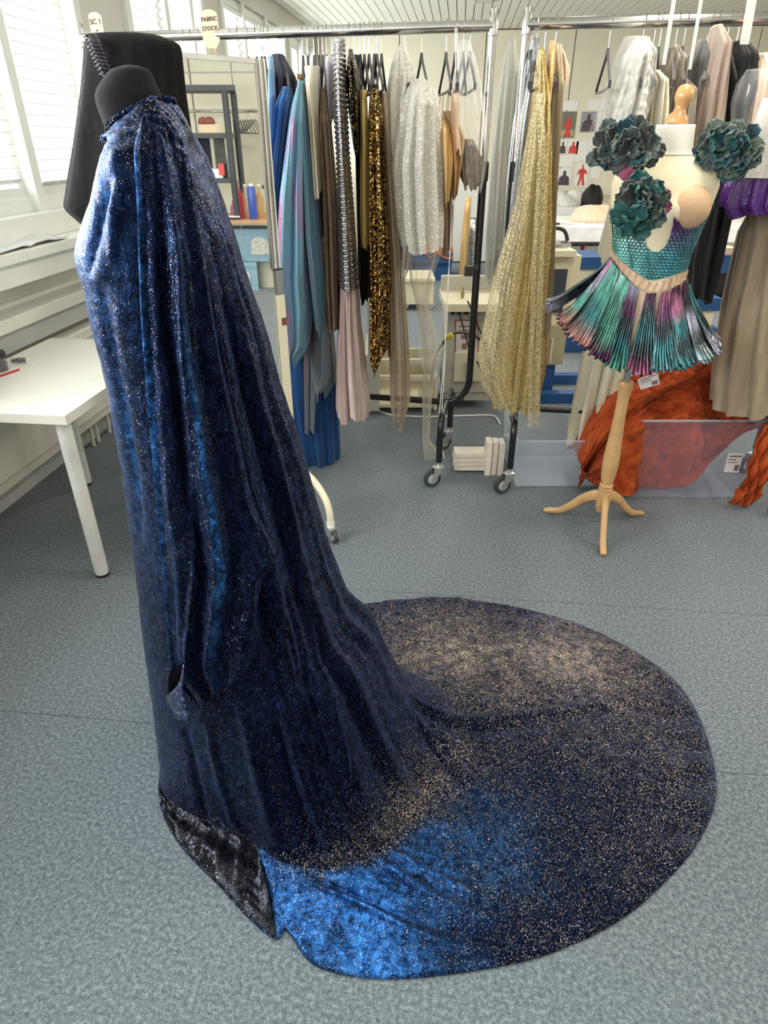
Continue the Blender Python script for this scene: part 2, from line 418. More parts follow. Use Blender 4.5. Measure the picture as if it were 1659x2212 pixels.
# ------------------------------------------------------------------ the gown on the black dress form
AX, AY = -0.45, 1.35
ZL = [1.615, 1.58, 1.53, 1.44, 1.35, 1.22, 1.10, .91, .65, .43, .22, .09, .022]
KEY = {  # angle about the form (0 = train side, -90 = towards the viewer, 180 = front) : radii, hem radius
    -180: ([.05, .06, .08, .12, .135, .132, .128, .125, .13, .14, .15, .155, .16], .175),
    -155: ([.05, .06, .09, .14, .15, .145, .14, .135, .14, .15, .16, .17, .18], .20),
    -122: ([.05, .075, .115, .165, .172, .168, .162, .16, .17, .185, .205, .225, .25], .283),
    -100: ([.05, .085, .14, .18, .185, .185, .185, .19, .205, .225, .25, .265, .28], .36),
    -84:  ([.05, .09, .15, .18, .187, .192, .20, .215, .24, .265, .29, .30, .32], .45),
    -70:  ([.05, .09, .15, .18, .187, .195, .21, .235, .275, .31, .345, .365, .385], .615),
    -64:  ([.05, .09, .15, .178, .186, .197, .215, .245, .29, .335, .385, .42, .45], .70),
    -46:  ([.05, .09, .145, .17, .18, .20, .225, .265, .33, .395, .46, .51, .56], .89),
    -36:  ([.05, .088, .14, .168, .178, .2, .227, .27, .335, .405, .475, .53, .58], 1.02),
    -24:  ([.05, .086, .132, .16, .172, .197, .225, .272, .337, .408, .485, .55, .61], 1.18),
    -6:   ([.05, .085, .12, .148, .162, .19, .22, .27, .33, .40, .48, .56, .66], 1.39),
    7:    ([.05, .085, .12, .146, .16, .188, .218, .268, .33, .40, .48, .56, .67], 1.435),
    20:   ([.05, .086, .125, .15, .165, .19, .22, .265, .325, .39, .46, .53, .62], 1.325),
    31:   ([.05, .088, .135, .16, .17, .195, .22, .26, .32, .38, .445, .50, .56], 1.165),
    41:   ([.05, .09, .14, .165, .178, .197, .22, .26, .315, .37, .425, .47, .52], 1.01),
    60:   ([.05, .09, .15, .178, .185, .197, .215, .25, .30, .345, .39, .42, .45], .73),
    90:   ([.05, .09, .15, .18, .187, .192, .20, .22, .25, .28, .31, .33, .35], .47),
    130:  ([.05, .075, .115, .165, .172, .168, .165, .165, .175, .19, .21, .225, .24], .28),
    155:  ([.05, .06, .09, .14, .15, .145, .14, .135, .14, .15, .16, .17, .18], .20),
}
def pchip_periodic(xk, yk, x):
    xk = np.array(xk, float); yk = np.array(yk, float)
    X = np.concatenate([xk[-3:]-360, xk, xk[:3]+360]); Y = np.concatenate([yk[-3:], yk, yk[:3]])
    h = np.diff(X); d = np.diff(Y)/h; m = np.zeros(len(X))
    for i in range(1, len(X)-1):
        if d[i-1]*d[i] > 0:
            w1, w2 = 2*h[i]+h[i-1], h[i]+2*h[i-1]; m[i] = (w1+w2)/(w1/d[i-1]+w2/d[i])
    i = np.clip(np.searchsorted(X, x)-1, 0, len(X)-2); t = (x-X[i])/h[i]
    return (2*t**3-3*t**2+1)*Y[i] + (t**3-2*t**2+t)*h[i]*m[i] + (-2*t**3+3*t**2)*Y[i+1] + (t**3-t**2)*h[i]*m[i+1]
NPHI = 720; NH = 190; NF = 110
ks = sorted(KEY); ph = np.concatenate([np.linspace(-180, -100, 150, endpoint=False), np.linspace(-100, 60, 430, endpoint=False), np.linspace(60, 180, 100, endpoint=False)])
NPHI = len(ph)
R = np.array([pchip_periodic(ks, [KEY[k][0][j] for k in ks], ph) for j in range(len(ZL))])   # levels x phi
RH = pchip_periodic(ks, [KEY[k][1] for k in ks], ph)
RH = RH - 0.05*np.exp(-((ph+67.5)/1.6)**2)
slim = 1-0.085*np.exp(-((ph+42)/20)**2)[None, :]*np.exp(-((np.array(ZL)-0.80)/0.42)**2)[:, None]
R = R*slim
zz = np.array(ZL)
def spline_cols(A, n):
    m = len(A); out = np.zeros((n, A.shape[1]))
    for q, t in enumerate(np.linspace(0, m-1, n)):
        i = min(int(t), m-2); f = t-i
        p0, p1, p2, p3 = A[max(i-1, 0)], A[i], A[i+1], A[min(i+2, m-1)]
        out[q] = 0.5*((2*p1)+(-p0+p2)*f+(2*p0-5*p1+4*p2-p3)*f*f+(-p0+3*p1-3*p2+p3)*f**3)
    return out
Rh = spline_cols(R, NH); Zh = spline_cols(np.repeat(zz[:, None], NPHI, 1), NH)
fr = np.clip((np.abs(ph)-40)/110, 0, 1)                      # the neckline dips towards the front
top = np.linspace(0, 1, NH)[:, None]
Zh = Zh - 0.055*fr[None, :]*np.exp(-(top/0.10)**2)
tf = np.linspace(0, 1, NF+1)[1:, None]
Rf = Rh[-1][None, :] + (RH-Rh[-1])[None, :]*tf
Zf = 0.022 + (0.010-0.022)*np.minimum(1, tf*4) + 0*Rf
NS = NH+NF
phr = np.radians(ph)[None, :]
# measured widths of the gown: front edge and back edge seen at successive heights
LEFT_EDGE = [(243, 300), (231, 337), (210, 400), (190, 461), (168, 530), (165, 548), (170, 580), (180, 610), (190, 665), (205, 725), (225, 800), (243, 900), (262, 1000), (276, 1100), (290, 1200), (300, 1290), (310, 1380), (325, 1480), (335, 1560), (346, 1640), (347, 1700), (345, 1745)]
BACK_EDGE = [(365, 212), (388, 235), (405, 262), (425, 300), (450, 350), (475, 420), (500, 490), (520, 560), (548, 650), (575, 735), (594, 820), (622, 905), (648, 990), (676, 1090), (704, 1190), (734, 1265), (768, 1340), (800, 1400), (840, 1460)]
def wedge(c, w_): 
    d = (ph-c+180) % 360-180; return np.exp(-(d/w_)**2)
for it in range(6):
    x_, y_ = AX+Rh*np.cos(phr), AY+Rh*np.sin(phr)
    fw_ = y_*math.cos(PITCH)-(Zh-HC)*math.sin(PITCH); up_ = y_*math.sin(PITCH)+(Zh-HC)*math.cos(PITCH)
    uu_, vv_ = 829.5+F*x_/fw_, 1106-F*up_/fw_
    dl = np.zeros(NH); dr = np.zeros(NH)
    for j in range(NH):
        i = int(np.argmin(uu_[j])); v = vv_[j, i]
        if 300 < v < 1745: dl[j] = (uu_[j, i]-np.interp(v, [p[1] for p in LEFT_EDGE], [p[0] for p in LEFT_EDGE]))*fw_[j, i]/F
        i = int(np.argmax(uu_[j])); v = vv_[j, i]
        if 215 < v < 1330: dr[j] = (np.interp(v, [p[1] for p in BACK_EDGE], [p[0] for p in BACK_EDGE])-uu_[j, i])*fw_[j, i]/F
    kk = np.hanning(11)[1:-1]; kk /= kk.sum()
    dl = np.convolve(np.pad(dl, 4, 'edge'), kk, 'valid'); dr = np.convolve(np.pad(dr, 4, 'edge'), kk, 'valid')
    Rh = Rh + 0.8*dl[:, None]*wedge(185, 62)[None, :] + 0.8*dr[:, None]*wedge(-15, 60)[None, :]
    Rh = np.maximum(Rh, 0.035)
Rf = Rh[-1][None, :] + (RH-Rh[-1])[None, :]*tf
Rg = np.vstack([Rh, Rf]); Zg = np.vstack([Zh, Zf])
def base_xyz(Rg, Zg): return AX+Rg*np.cos(phr), AY+Rg*np.sin(phr), Zg
XX, YY, ZZ = base_xyz(Rg, Zg)
def project(X, Y, Z):
    fw = Y*math.cos(PITCH)-(Z-HC)*math.sin(PITCH); up = Y*math.sin(PITCH)+(Z-HC)*math.cos(PITCH)
    return 829.5+F*X/fw, 1106-F*up/fw, fw
def normals(X, Y, Z):
    P = np.stack([X, Y, Z], -1); dphi = np.roll(P, -1, 1)-np.roll(P, 1, 1); ds = np.gradient(P, axis=0)
    n = np.cross(dphi, ds); n = -n/np.maximum(np.linalg.norm(n, axis=-1, keepdims=True), 1e-9)
    # outward/upward
    rad = np.stack([np.cos(phr)+0*Z, np.sin(phr)+0*Z, 0.6+0*Z], -1); s = np.sign((n*rad).sum(-1, keepdims=True)); s[s == 0] = 1
    return n*s
NN = normals(XX, YY, ZZ)
PU, PV, PD = project(XX, YY, ZZ)
facing = (NN[..., 0]*XX + NN[..., 1]*YY + NN[..., 2]*(ZZ-HC)) < 0
SG = np.repeat(np.arange(NS)[:, None], NPHI, 1).astype(float)
PH = np.repeat(ph[None, :], NS, 0)
def pick(u, v):
    "point of the cloth seen in that direction: (phi, row)"
    d2 = (PU-u)**2+(PV-v)**2; d2 = np.where(facing, d2, d2+1e7)
    k = np.argmin(d2 + (PD-1.0)*420 + np.where(PH > 75, 1e6, 0)); return PH.flat[k], SG.flat[k]
def fold(pts, width, amp, sharp=2.0, side=0.0):
    "raise (amp>0) or sink a fold that follows the drawn line down the cloth; returns displacement"
    q = [pick(u, v) for u, v in catmull(pts, max(8, len(pts)*3))]
    q = sorted(q, key=lambda t: t[1]); s = np.array([t[1] for t in q]); p = np.array([t[0] for t in q])
    s2, idx = np.unique(s, return_index=True); p2 = p[idx]
    if len(s2) > 5: p2 = np.convolve(np.pad(p2, 1, 'edge'), [.25, .5, .25], 'valid')
    pc = np.interp(SG, s2, p2); lat = (PH-pc); lat = (lat+180) % 360-180; lat = np.radians(lat)*Rg
    L = s2[-1]-s2[0]; e = np.clip((SG-s2[0])/(0.2*L+1), 0, 1)*np.clip((s2[-1]-SG)/(0.2*L+1), 0, 1)
    e = np.where((SG < s2[0]) | (SG > s2[-1]), 0, e)
    if side: lat = np.where(lat*side > 0, lat*2.2, lat)
    return amp*np.exp(-np.abs(lat/width)**sharp)*np.sqrt(e)
D = np.zeros_like(Rg)
hang = np.clip((NH-SG)/40, 0, 1); lowr = np.clip((SG-20)/80, 0, 1)
Rn = np.maximum(Rg, 0.1)
# broad soft folds fanning out from the shoulders
for (p0, am, wd_) in [(-8, .010, 4), (-17, -.008, 3.5), (-25, .010, 4), (-33, -.010, 3), (-40, .011, 3.2), (-47, -.010, 2.6), (-53, .012, 2.6),
                      (4, -.006, 4), (14, .008, 5), (28, -.008, 5), (40, .01, 5), (60, -.01, 6), (90, .012, 7), (110, -.012, 7), (135, .01, 7), (160, -.01, 6)]:
    dr = p0 + 4*np.sin(SG/60.0+p0); D += am*np.exp(-((PH-dr)/wd_)**2)*lowr*(0.25+0.75*hang)*np.clip(Rg/0.25, 0, 1.6)
for pts, w, a, sh, sd in [
    ([(545, 1240), (572, 1400), (600, 1540), (640, 1700), (700, 1850)], .012, -.022, 2, 0),
    ([(580, 1250), (610, 1400), (650, 1560), (705, 1720), (790, 1860)], .014, .018, 2, 0),
    ([(610, 1240), (650, 1430), (700, 1600), (745, 1740), (790, 1830)], .010, -.016, 2, 0),
    ([(640, 1230), (690, 1430), (730, 1600), (770, 1730), (835, 1850)], .012, .014, 2, 0),
    ([(740, 1570), (752, 1680), (790, 1790), (845, 1870)], .010, -.018, 2, 0),
    ([(890, 1545), (930, 1610), (990, 1690), (1040, 1755)], .008, -.020, 2, 0),
    ([(905, 1530), (960, 1610), (1020, 1690), (1065, 1740)], .008, .014, 2, 0),
    ([(520, 700), (560, 880), (610, 1050), (650, 1200)], .010, .008, 2, 0),
    ([(480, 640), (520, 800), (560, 960), (600, 1120)], .009, -.008, 2, 0),
    ([(860, 1478), (930, 1535), (1000, 1560), (1100, 1553), (1220, 1537), (1340, 1520), (1470, 1502)], .012, .020, 1.6, 0),
    ([(880, 1520), (950, 1560), (1040, 1580), (1150, 1565)], .014, -.012, 2, 0),
    ([(655, 1900), (720, 1930), (830, 1985), (960, 2040), (1120, 2060)], .009, .016, 1.6, 0),
    ([(660, 1880), (760, 1930), (900, 1990), (1040, 2020)], .012, -.010, 2, 0),
    ([(800, 1840), (860, 1890), (960, 1950), (1080, 1990)], .010, .014, 1.6, 0),
    ([(790, 1850), (840, 1900), (900, 1935)], .010, -.016, 2, 0),
    ([(840, 1830), (930, 1890), (1050, 1950)], .009, .012, 2, 0),
    ([(215, 600), (245, 790), (285, 1000), (310, 1180)], .018, -.014, 2, 0),
    ([(268, 330), (235, 430), (205, 520), (195, 600)], .012, -.010, 2, 0),
    ([(255, 320), (250, 450), (245, 560)], .012, .012, 2, 0),
    ([(450, 1560), (480, 1700), (520, 1800)], .012, .010, 2, 0),
    ([(400, 1560), (430, 1700), (450, 1790)], .012, -.010, 2, 0),
    ([(520, 1520), (560, 1680), (600, 1830)], .012, .012, 2, 0),
]:
    D += fold(pts, w, a, sh, sd)
# the crumpled yoke on the shoulder
yoke = np.exp(-((SG-14)/22)**2)*np.exp(-((PH+35)/75)**2)
D += 0.007*snoise(XX*1.0, ZZ*1.0+YY, 3, 4, 40)*yoke
# bust point under the cloth on the front
D += 0.006*np.exp(-(((PH+165+360*(PH > 120)*0)/30)**2))*np.exp(-((ZZ-1.375)/0.055)**2)
# wrinkles of the cloth lying on the floor
onf = np.clip((SG-NH+14)/14, 0, 1)
tl = np.clip((SG-NH)/NF, 0, 1)
arc = np.where(PH > 2, 1.0, 0.0)*np.clip((PH-2)/6, 0, 1)
w1 = snoise(Rg*9+PH*0.02, PH*0.6, 5, 3, 1.0)*0.5+np.abs(snoise(XX*1.2+YY*0.6, YY*1.6-XX*0.5, 9, 3, 12))
D += onf*0.0035*w1*(0.5+0.8*arc)
D += onf*arc*0.0022*np.sin((YY*1.0-XX*0.35)*105+6*snoise(XX, YY, 21, 2, 5))*np.exp(-((XX-0.05)/0.45)**2)
D += onf*0.007*np.clip((tl-0.78)/0.15, 0, 1)*np.sin(np.radians(PH)*Rg*52+4*snoise(XX, YY, 4, 2, 4))*np.exp(-((PH+2)/24)**2)
D += 0.0016*snoise(XX*1.0+YY, ZZ+YY*0.5, 31, 3, 55)
D += onf*0.0026*np.abs(snoise(XX*0.75-YY*0.45, YY*2.1+XX*0.75, 41, 4, 36))*(0.4+arc)*np.clip((1.02-tl)*14, 0, 1)
D = np.where(SG > NH-30, np.maximum(D, -Zg*0.55), D)
X2 = XX+NN[..., 0]*D; Y2 = YY+NN[..., 1]*D; Z2 = ZZ+NN[..., 2]*D
hem = np.clip((SG-(NS-4))/3, 0, 1); Z2 = np.maximum(Z2*(1-hem)+0.003*hem, 0.003)
# nap: window sheen painted in as bright blue, with normals leaned that way
blue_sheen = np.zeros_like(Rg)
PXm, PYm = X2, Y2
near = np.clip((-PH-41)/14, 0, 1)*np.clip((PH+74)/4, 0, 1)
blue_sheen += near*np.clip((SG-NH+4)/14, 0, 1)*np.clip(1.15-(tl-0.55)/0.5*np.clip((PH+52)/22, 0, 1), 0, 1)
blue_sheen += np.exp(-(((PH+38)/15)**2))*np.clip((SG-NH)/10, 0, 1)*np.exp(-((tl-0.25)/0.3)**2)*0.9
blue_sheen *= np.clip(0.85+1.1*snoise(PXm, PYm, 17, 5, 14), 0, 1)
blue_sheen += 0.75*np.exp(-((PH+122)/30)**4)*np.clip((Z2-0.62)/0.5, 0, 1)*(SG < NH)*np.clip(0.62+0.9*snoise(PH*0.09, Z2*2.2, 88, 4, 2), 0.12, 1)
blue_sheen = np.clip(blue_sheen, 0, 1)
gold_glint = onf*(0.085+0.42*1.35*np.exp(-((X2-0.40)/0.42)**2-((Y2-1.68)/0.18)**2)+0.05*np.clip((PH+30)/30, 0, 1))  # warm ceiling reflection painted on the train as gold-grey flecks
gold_glint = gold_glint + 0.30*np.exp(-((PH+32)/20)**2)*np.exp(-((SG-NH+6)/14)**2) + 0.10*yoke
gold_glint = np.clip(gold_glint*(1-0.75*blue_sheen)*np.clip(1+0.45*snoise(X2, Y2+Z2, 52, 4, 9), 0.2, 1.6), 0, 1)
def velvet():
    m, nt, b, out = nt_new('navy_foiled_velvet'); setp(b, rough=0.46, metal=1.0)
    v = coords(nt); st = coords(nt, (1, 1, 0.35))
    vo = nt.nodes.new('ShaderNodeTexVoronoi'); nt.links.new(v, vo.inputs['Vector']); vo.inputs['Scale'].default_value = 640
    sp = nt.nodes.new('ShaderNodeSeparateColor'); nt.links.new(vo.outputs['Color'], sp.inputs[0])
    big = noise(nt, v, 22, 4, 0.6); mid = noise(nt, st, 90, 3, 0.65, 0.6)
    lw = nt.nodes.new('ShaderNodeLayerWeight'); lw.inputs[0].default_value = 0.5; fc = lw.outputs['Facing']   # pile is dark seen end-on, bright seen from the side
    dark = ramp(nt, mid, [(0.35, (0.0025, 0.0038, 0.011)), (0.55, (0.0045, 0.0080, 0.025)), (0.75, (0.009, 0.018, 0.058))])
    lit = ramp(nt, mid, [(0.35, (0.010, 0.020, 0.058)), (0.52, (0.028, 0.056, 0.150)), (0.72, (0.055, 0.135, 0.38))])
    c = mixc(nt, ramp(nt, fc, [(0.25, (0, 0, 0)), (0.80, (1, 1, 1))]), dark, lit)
    at_ = nt.nodes.new('ShaderNodeAttribute'); at_.attribute_name = 'blue_sheen'; na = at_.outputs['Fac']
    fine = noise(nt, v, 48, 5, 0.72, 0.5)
    c = mixc(nt, na, c, ramp(nt, fine, [(0.36, (0.006, 0.018, 0.045)), (0.47, (0.014, 0.070, 0.22)), (0.62, (0.05, 0.20, 0.52))]))  # brighter blue base colour where the mask marks window sheen
    fl_ = fmath(nt, 'GREATER_THAN', sp.outputs[0], fmath(nt, 'SUBTRACT', 0.975, fmath(nt, 'MULTIPLY', fc, 0.42)))
    clump = ramp(nt, noise(nt, v, 70, 3, 0.7), [(0.40, (0.15, 0.15, 0.15)), (0.58, (1, 1, 1))])
    flm = fmath(nt, 'MULTIPLY', fmath(nt, 'MULTIPLY', fl_, clump), ramp(nt, fc, [(0.05, (0.22, 0.22, 0.22)), (0.62, (1, 1, 1))]))
    c = mixc(nt, flm, c, mixc(nt, fmath(nt, 'GREATER_THAN', sp.outputs[1], 0.45), (0.10, 0.17, 0.40), mixc(nt, fc, (0.28, 0.24, 0.20), (0.65, 0.54, 0.43))))
    af = nt.nodes.new('ShaderNodeAttribute'); af.attribute_name = 'gold_glint'
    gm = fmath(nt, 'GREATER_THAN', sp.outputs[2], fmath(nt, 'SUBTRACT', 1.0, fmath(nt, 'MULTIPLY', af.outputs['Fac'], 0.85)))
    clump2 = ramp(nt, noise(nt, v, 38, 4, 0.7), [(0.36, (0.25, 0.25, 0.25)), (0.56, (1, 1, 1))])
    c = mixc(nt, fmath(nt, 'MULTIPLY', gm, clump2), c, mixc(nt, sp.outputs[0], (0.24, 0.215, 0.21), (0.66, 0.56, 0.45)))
    r_ = nt.nodes.new('ShaderNodeMapRange'); nt.links.new(fl_, r_.inputs[0]); r_.inputs[3].default_value = 0.52; r_.inputs[4].default_value = 0.24
    nt.links.new(r_.outputs[0], b.inputs['Roughness'])
    nt.links.new(c, b.inputs['Base Color'])
    geo = nt.nodes.new('ShaderNodeNewGeometry')
    off = vmath(nt, 'SCALE', vmath(nt, 'SUBTRACT', vo.outputs['Color'], (0.5, 0.5, 0.5)), s=0.38)
    lean = vmath(nt, 'SCALE', (-0.62, -0.10, 0.12), s=fmath(nt, 'MULTIPLY', na, 1.0))
    bp = nt.nodes.new('ShaderNodeBump'); bp.inputs['Strength'].default_value = 0.5; bp.inputs['Distance'].default_value = 0.012
    nt.links.new(mid, bp.inputs['Height'])
    nn = vmath(nt, 'NORMALIZE', vmath(nt, 'ADD', vmath(nt, 'ADD', bp.outputs[0], off), lean))
    nt.links.new(nn, b.inputs['Normal'])
    return m
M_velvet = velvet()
M_hem_shade = sequin('hem_shade_black', (0.008, 0.009, 0.014), (0.05, 0.05, 0.06), 300, 0.7, 0.25, 0.25, 0.85)
def W3(X, Y, Z): return np.stack([X*CA-Y*SA, X*SA+Y*CA, Z], -1)
base_pt = C2W(AX, AY, 0)
gown = thing('velvet_gown', 'long navy blue sparkling velvet gown with round train on the black dress form', 'gown', base_pt)
P3 = W3(X2, Y2, Z2).reshape(-1, 3)
ff = grid_faces(NPHI, NS, True)
body = obj('gown_body', P3, ff, M_velvet, gown, attrs={'blue_sheen': blue_sheen, 'gold_glint': gold_glint})
s = body.modifiers.new('thickness', 'SOLIDIFY'); s.thickness = 0.002; s.offset = -1
# dark sheet over the front hem, its shade put into the colour
iph = np.where((ph > -150) & (ph < -69.5))[0]
rows = list(range(NH-3, NS))
A3 = W3(X2, Y2, Z2)
sub = A3[np.ix_(rows, iph)].copy(); sub[..., 2] += 0.004
tt = (np.linspace(0, 1, len(rows))[:, None]); pp = ph[iph][None, :]
sub[..., 2] += 0.016*np.sin(np.pi*np.clip(tt, 0, 1))*np.abs(snoise(pp*0.18+tt*0.6, tt*2.0, 8, 2, 1.0)) + 0.004*np.clip(np.sin(pp*0.9+3*tt), 0, 1)*np.sin(np.pi*tt)
obj('hem_shade', sub.reshape(-1, 3), grid_faces(len(iph), len(rows)), M_hem_shade, gown)['label'] = 'glossy black front hem corner, its shade painted in'

# sleeve: a long flat hanging sleeve laid over the side of the gown
SL = [(305, 262), (290, 330), (296, 440), (306, 640), (326, 850), (347, 1050), (370, 1250), (384, 1400), (402, 1470), (436, 1526)]
SR = [(366, 262), (396, 330), (422, 450), (448, 600), (478, 760), (512, 920), (545, 1060), (576, 1165), (566, 1220), (556, 1320), (548, 1420), (500, 1475)]
nL, nW = 190, 110
cl = catmull(SL, nL); cr = catmull(SR, nL)
Pg = np.stack([X2, Y2, Z2], -1)
def surf(phi, row):
    "base cloth point + normal at fractional position"
    r0 = np.clip(row, 0, NS-1.001); j = int(r0); f = r0-j
    i = np.searchsorted(ph, phi)-1; i = max(0, min(i, NPHI-2)); g_ = (phi-ph[i])/(ph[i+1]-ph[i])
    B = np.stack([XX, YY, ZZ], -1)
    p = (B[j, i]*(1-f)+B[j+1, i]*f)*(1-g_)+(B[j, i+1]*(1-f)+B[j+1, i+1]*f)*g_
    return p, NN[j, i], D[j, i]
PL = [pick(u, v) for u, v in cl]; PR = [pick(u, v) for u, v in cr]
def smooth1(a, k=9):
    a = np.array(a, float); w = np.hanning(k+2)[1:-1]; w /= w.sum(); return np.convolve(np.pad(a, k//2, 'edge'), w, 'valid')
pl, sl_ = smooth1([p[0] for p in PL]), smooth1([p[1] for p in PL])
pr, sr_ = smooth1([p[0] for p in PR]), smooth1([p[1] for p in PR])
B3 = np.stack([XX, YY, ZZ], -1)
def bil(A, phi, row):
    j = np.clip(row.astype(int), 0, NS-2); f = (row-j)[..., None]
    i = np.clip(np.searchsorted(ph, phi)-1, 0, NPHI-2); g_ = ((phi-ph[i])/(ph[i+1]-ph[i]))[..., None]
    return (A[j, i]*(1-f)+A[j+1, i]*f)*(1-g_)+(A[j, i+1]*(1-f)+A[j+1, i+1]*f)*g_
w = np.linspace(0, 1, nW)[None, :]; t = np.linspace(0, 1, nL)[:, None]
PHs = pl[:, None]*(1-w)+pr[:, None]*w; SGs = sl_[:, None]*(1-w)+sr_[:, None]*w
Pb = bil(B3, PHs, SGs); Nb = bil(NN, PHs, SGs)
edge = np.minimum(1, np.minimum(w, (1-w))*9)**0.6
hgt = (0.008+0.030*np.clip(t*1.6, 0, 1)*np.clip((1.02-t)*6, 0.35, 1))*edge
# folds on the sleeve (position across, width, height)
for (w0, w1_, wd_, am) in [(0.0, 0.02, .035, .016), (0.12, 0.10, .05, -.010), (0.30, 0.42, .055, -.018), (0.42, 0.55, .06, .020), (0.62, 0.70, .06, -.012),
                           (0.78, 0.84, .06, .009), (0.9, 0.95, .04, -.008), (0.5, 0.26, .04, .012)]:
    wc = w0+(w1_-w0)*t+0.015*np.sin(t*9+w0*7); hgt = hgt + am*np.exp(-((w-wc)/wd_)**2)*np.clip((t-0.06)*3.2, 0, 1)*np.clip((1-t)*7, 0.4, 1)
hgt += 0.030*np.exp(-(((t-0.66)/0.045)**2))*np.exp(-(((w-0.86)/0.16)**2))      # the form's arm end inside
hgt += 0.0025*snoise(w*6, t*14, 61, 3, 3)
hgt = np.maximum(hgt, 0.004) + np.maximum(bil(D[..., None], PHs, SGs)[..., 0], -.002)
Ps = Pb+Nb*hgt[..., None]
# inner layer closes the sleeve
Pi = Pb+Nb*(0.002)
Vs = np.vstack([W3(Ps[..., 0], Ps[..., 1], Ps[..., 2]).reshape(-1, 3)])
blue_sheen_s = 0.75*np.exp(-((w-(0.44+0.14*t))/0.028)**2)*np.clip((t-0.26)*6, 0, 1)*np.clip((0.93-t)*6, 0, 1) + 0.7*np.exp(-((w-0.03)/0.035)**2)*np.clip((t-0.03)*10, 0, 1)*np.clip((0.9-t)*3, 0, 1)  # highlights along the sleeve ridges, painted as blue streaks
blue_sheen_s += 0.6*np.exp(-((w-(0.16+0.02*t))/0.03)**2)*np.clip((t-0.55)*5, 0, 1)*np.clip((0.95-t)*6, 0, 1)
blue_sheen_s = np.clip(blue_sheen_s*(0.8+0.5*snoise(w*8+0*t, t*30, 90, 3, 2)), 0, 1)
obj('sleeve', Vs, [f[::-1] for f in grid_faces(nW, nL)], M_velvet, gown, attrs={'blue_sheen': blue_sheen_s, 'gold_glint': np.zeros(len(Vs))})
# glossy turned tip at the mouth of the sleeve
tipc = [(430, 1402, .060), (428, 1425, .062), (415, 1455, .060), (400, 1475, .055), (398, 1490, .05)]
tipr = [(432, 1402, .060), (434, 1440, .070), (440, 1475, .075), (446, 1505, .070), (440, 1532, .055)]
def lift(u, v, h):
    p, r_ = pick(u, v); P_ = bil(B3, np.array([p]), np.array([r_]))[0]; N_ = bil(NN, np.array([p]), np.array([r_]))[0]; q = P_+N_*h; return C2W(*q)
rowsT = []
for k in range(18):
    a = catmull(tipc, 18)[k]; b_ = catmull(tipr, 18)[k]
    pa, pb = lift(*a), lift(*b_)
    rowsT.append([pa.lerp(pb, x)+C2W(0, -0.012*math.sin(math.pi*x), 0.006*math.sin(3*math.pi*x)) for x in np.linspace(0, 1, 12)])
VT = [p for r_ in rowsT for p in r_]
M_tip = sequin('shiny_blue_lining', (0.10, 0.13, 0.30), (0.45, 0.5, 0.75), 260, 0.9, 0.22, 0.3, 0.8)
obj('sleeve_lining', VT, grid_faces(12, 18), M_tip, gown, solid=0.002)['label'] = 'shiny turned-out lining at the sleeve mouth'
VD = [lift(u, v, h) for (u, v, h) in [(398, 1480, .045), (394, 1445, .045), (400, 1420, .045), (418, 1408, .045), (430, 1405, .045), (428, 1430, .05), (420, 1452, .05), (408, 1468, .05)]]
obj('sleeve_mouth_shade', VD, [tuple(range(8))], plain('sleeve_shade_black', (0.003, 0.003, 0.004), 1.0, spec=0.0), gown, solid=0.003)  # black sheet standing in for the shade inside the sleeve mouth
# raw gathered collar edge
cv = []; rr = random.Random(4)
for k in range(170):
    p_ = -135+k*150/169.0; i = int(np.argmin(np.abs(ph-p_)))
    q = B3[3, i]; cv.append(C2W(q[0]+rr.uniform(-.002, .002), q[1]+rr.uniform(-.002, .002), q[2]+0.004+rr.uniform(-.003, .004)))
G().tube(cv, [0.0022+0.0022*abs(math.sin(k*0.7+2*math.sin(k*.31))) for k in range(170)], 8).obj('collar', M_velvet, gown, True)

# ------------------------------------------------------------------ black dress form inside the gown
M_jersey = plain('black_jersey', (0.008, 0.008, 0.010), 0.85, var=0.25, scale=120, bmp=0.2, bscale=400, sheen=0.06, spec=0.12)
form = thing('dress_form', 'black jersey covered dress form with slanted neck wearing the navy gown', 'dress form', base_pt)
neck = [  # (left u, right u, v) outlines of the neck, at 1.35 m
    (244, 392, 318), (236, 380, 295), (228, 372, 268), (219, 364, 245), (212, 355, 225), (209, 348, 208), (213, 341, 193), (220, 335, 180), (228, 330, 167), (236, 325, 156), (246, 318, 149), (266, 300, 142), (280, 284, 140)]
V = []; seg = 40
for (ul, ur, v) in neck:
    a, b_ = at(ul, v, AY), at(ur, v, AY); c = (a+b_)/2; rx = (b_-a).length/2
    for k in range(seg):
        th = 2*math.pi*k/seg; V.append(c+C2W(rx*math.cos(th), min(rx, 0.058)*math.sin(th), 0) )
fN = [f for f in grid_faces(seg, len(neck), True)] + [tuple((len(neck)-1)*seg+k for k in range(seg))]
obj('neck', V, fN, M_jersey, form)
torso = [(.05, 1.52), (.052, 1.48), (.065, 1.44), (.085, 1.35), (.09, 1.2), (.085, 1.05), (.09, .9), (.085, .78), (.04, .76)]
G().lathe(torso[::-1], base_pt, 32).obj('torso', M_jersey, form, True)
G().tube([base_pt+Vector((0, 0, 0.04)), base_pt+Vector((0, 0, 0.78))], 0.014, 12).obj('pole', M_chrome, form, True)
G().lathe([(.14, 0.004), (.15, 0.012), (.14, .03), (.03, .045)], base_pt, 32).obj('base_plate', M_black, form, True)
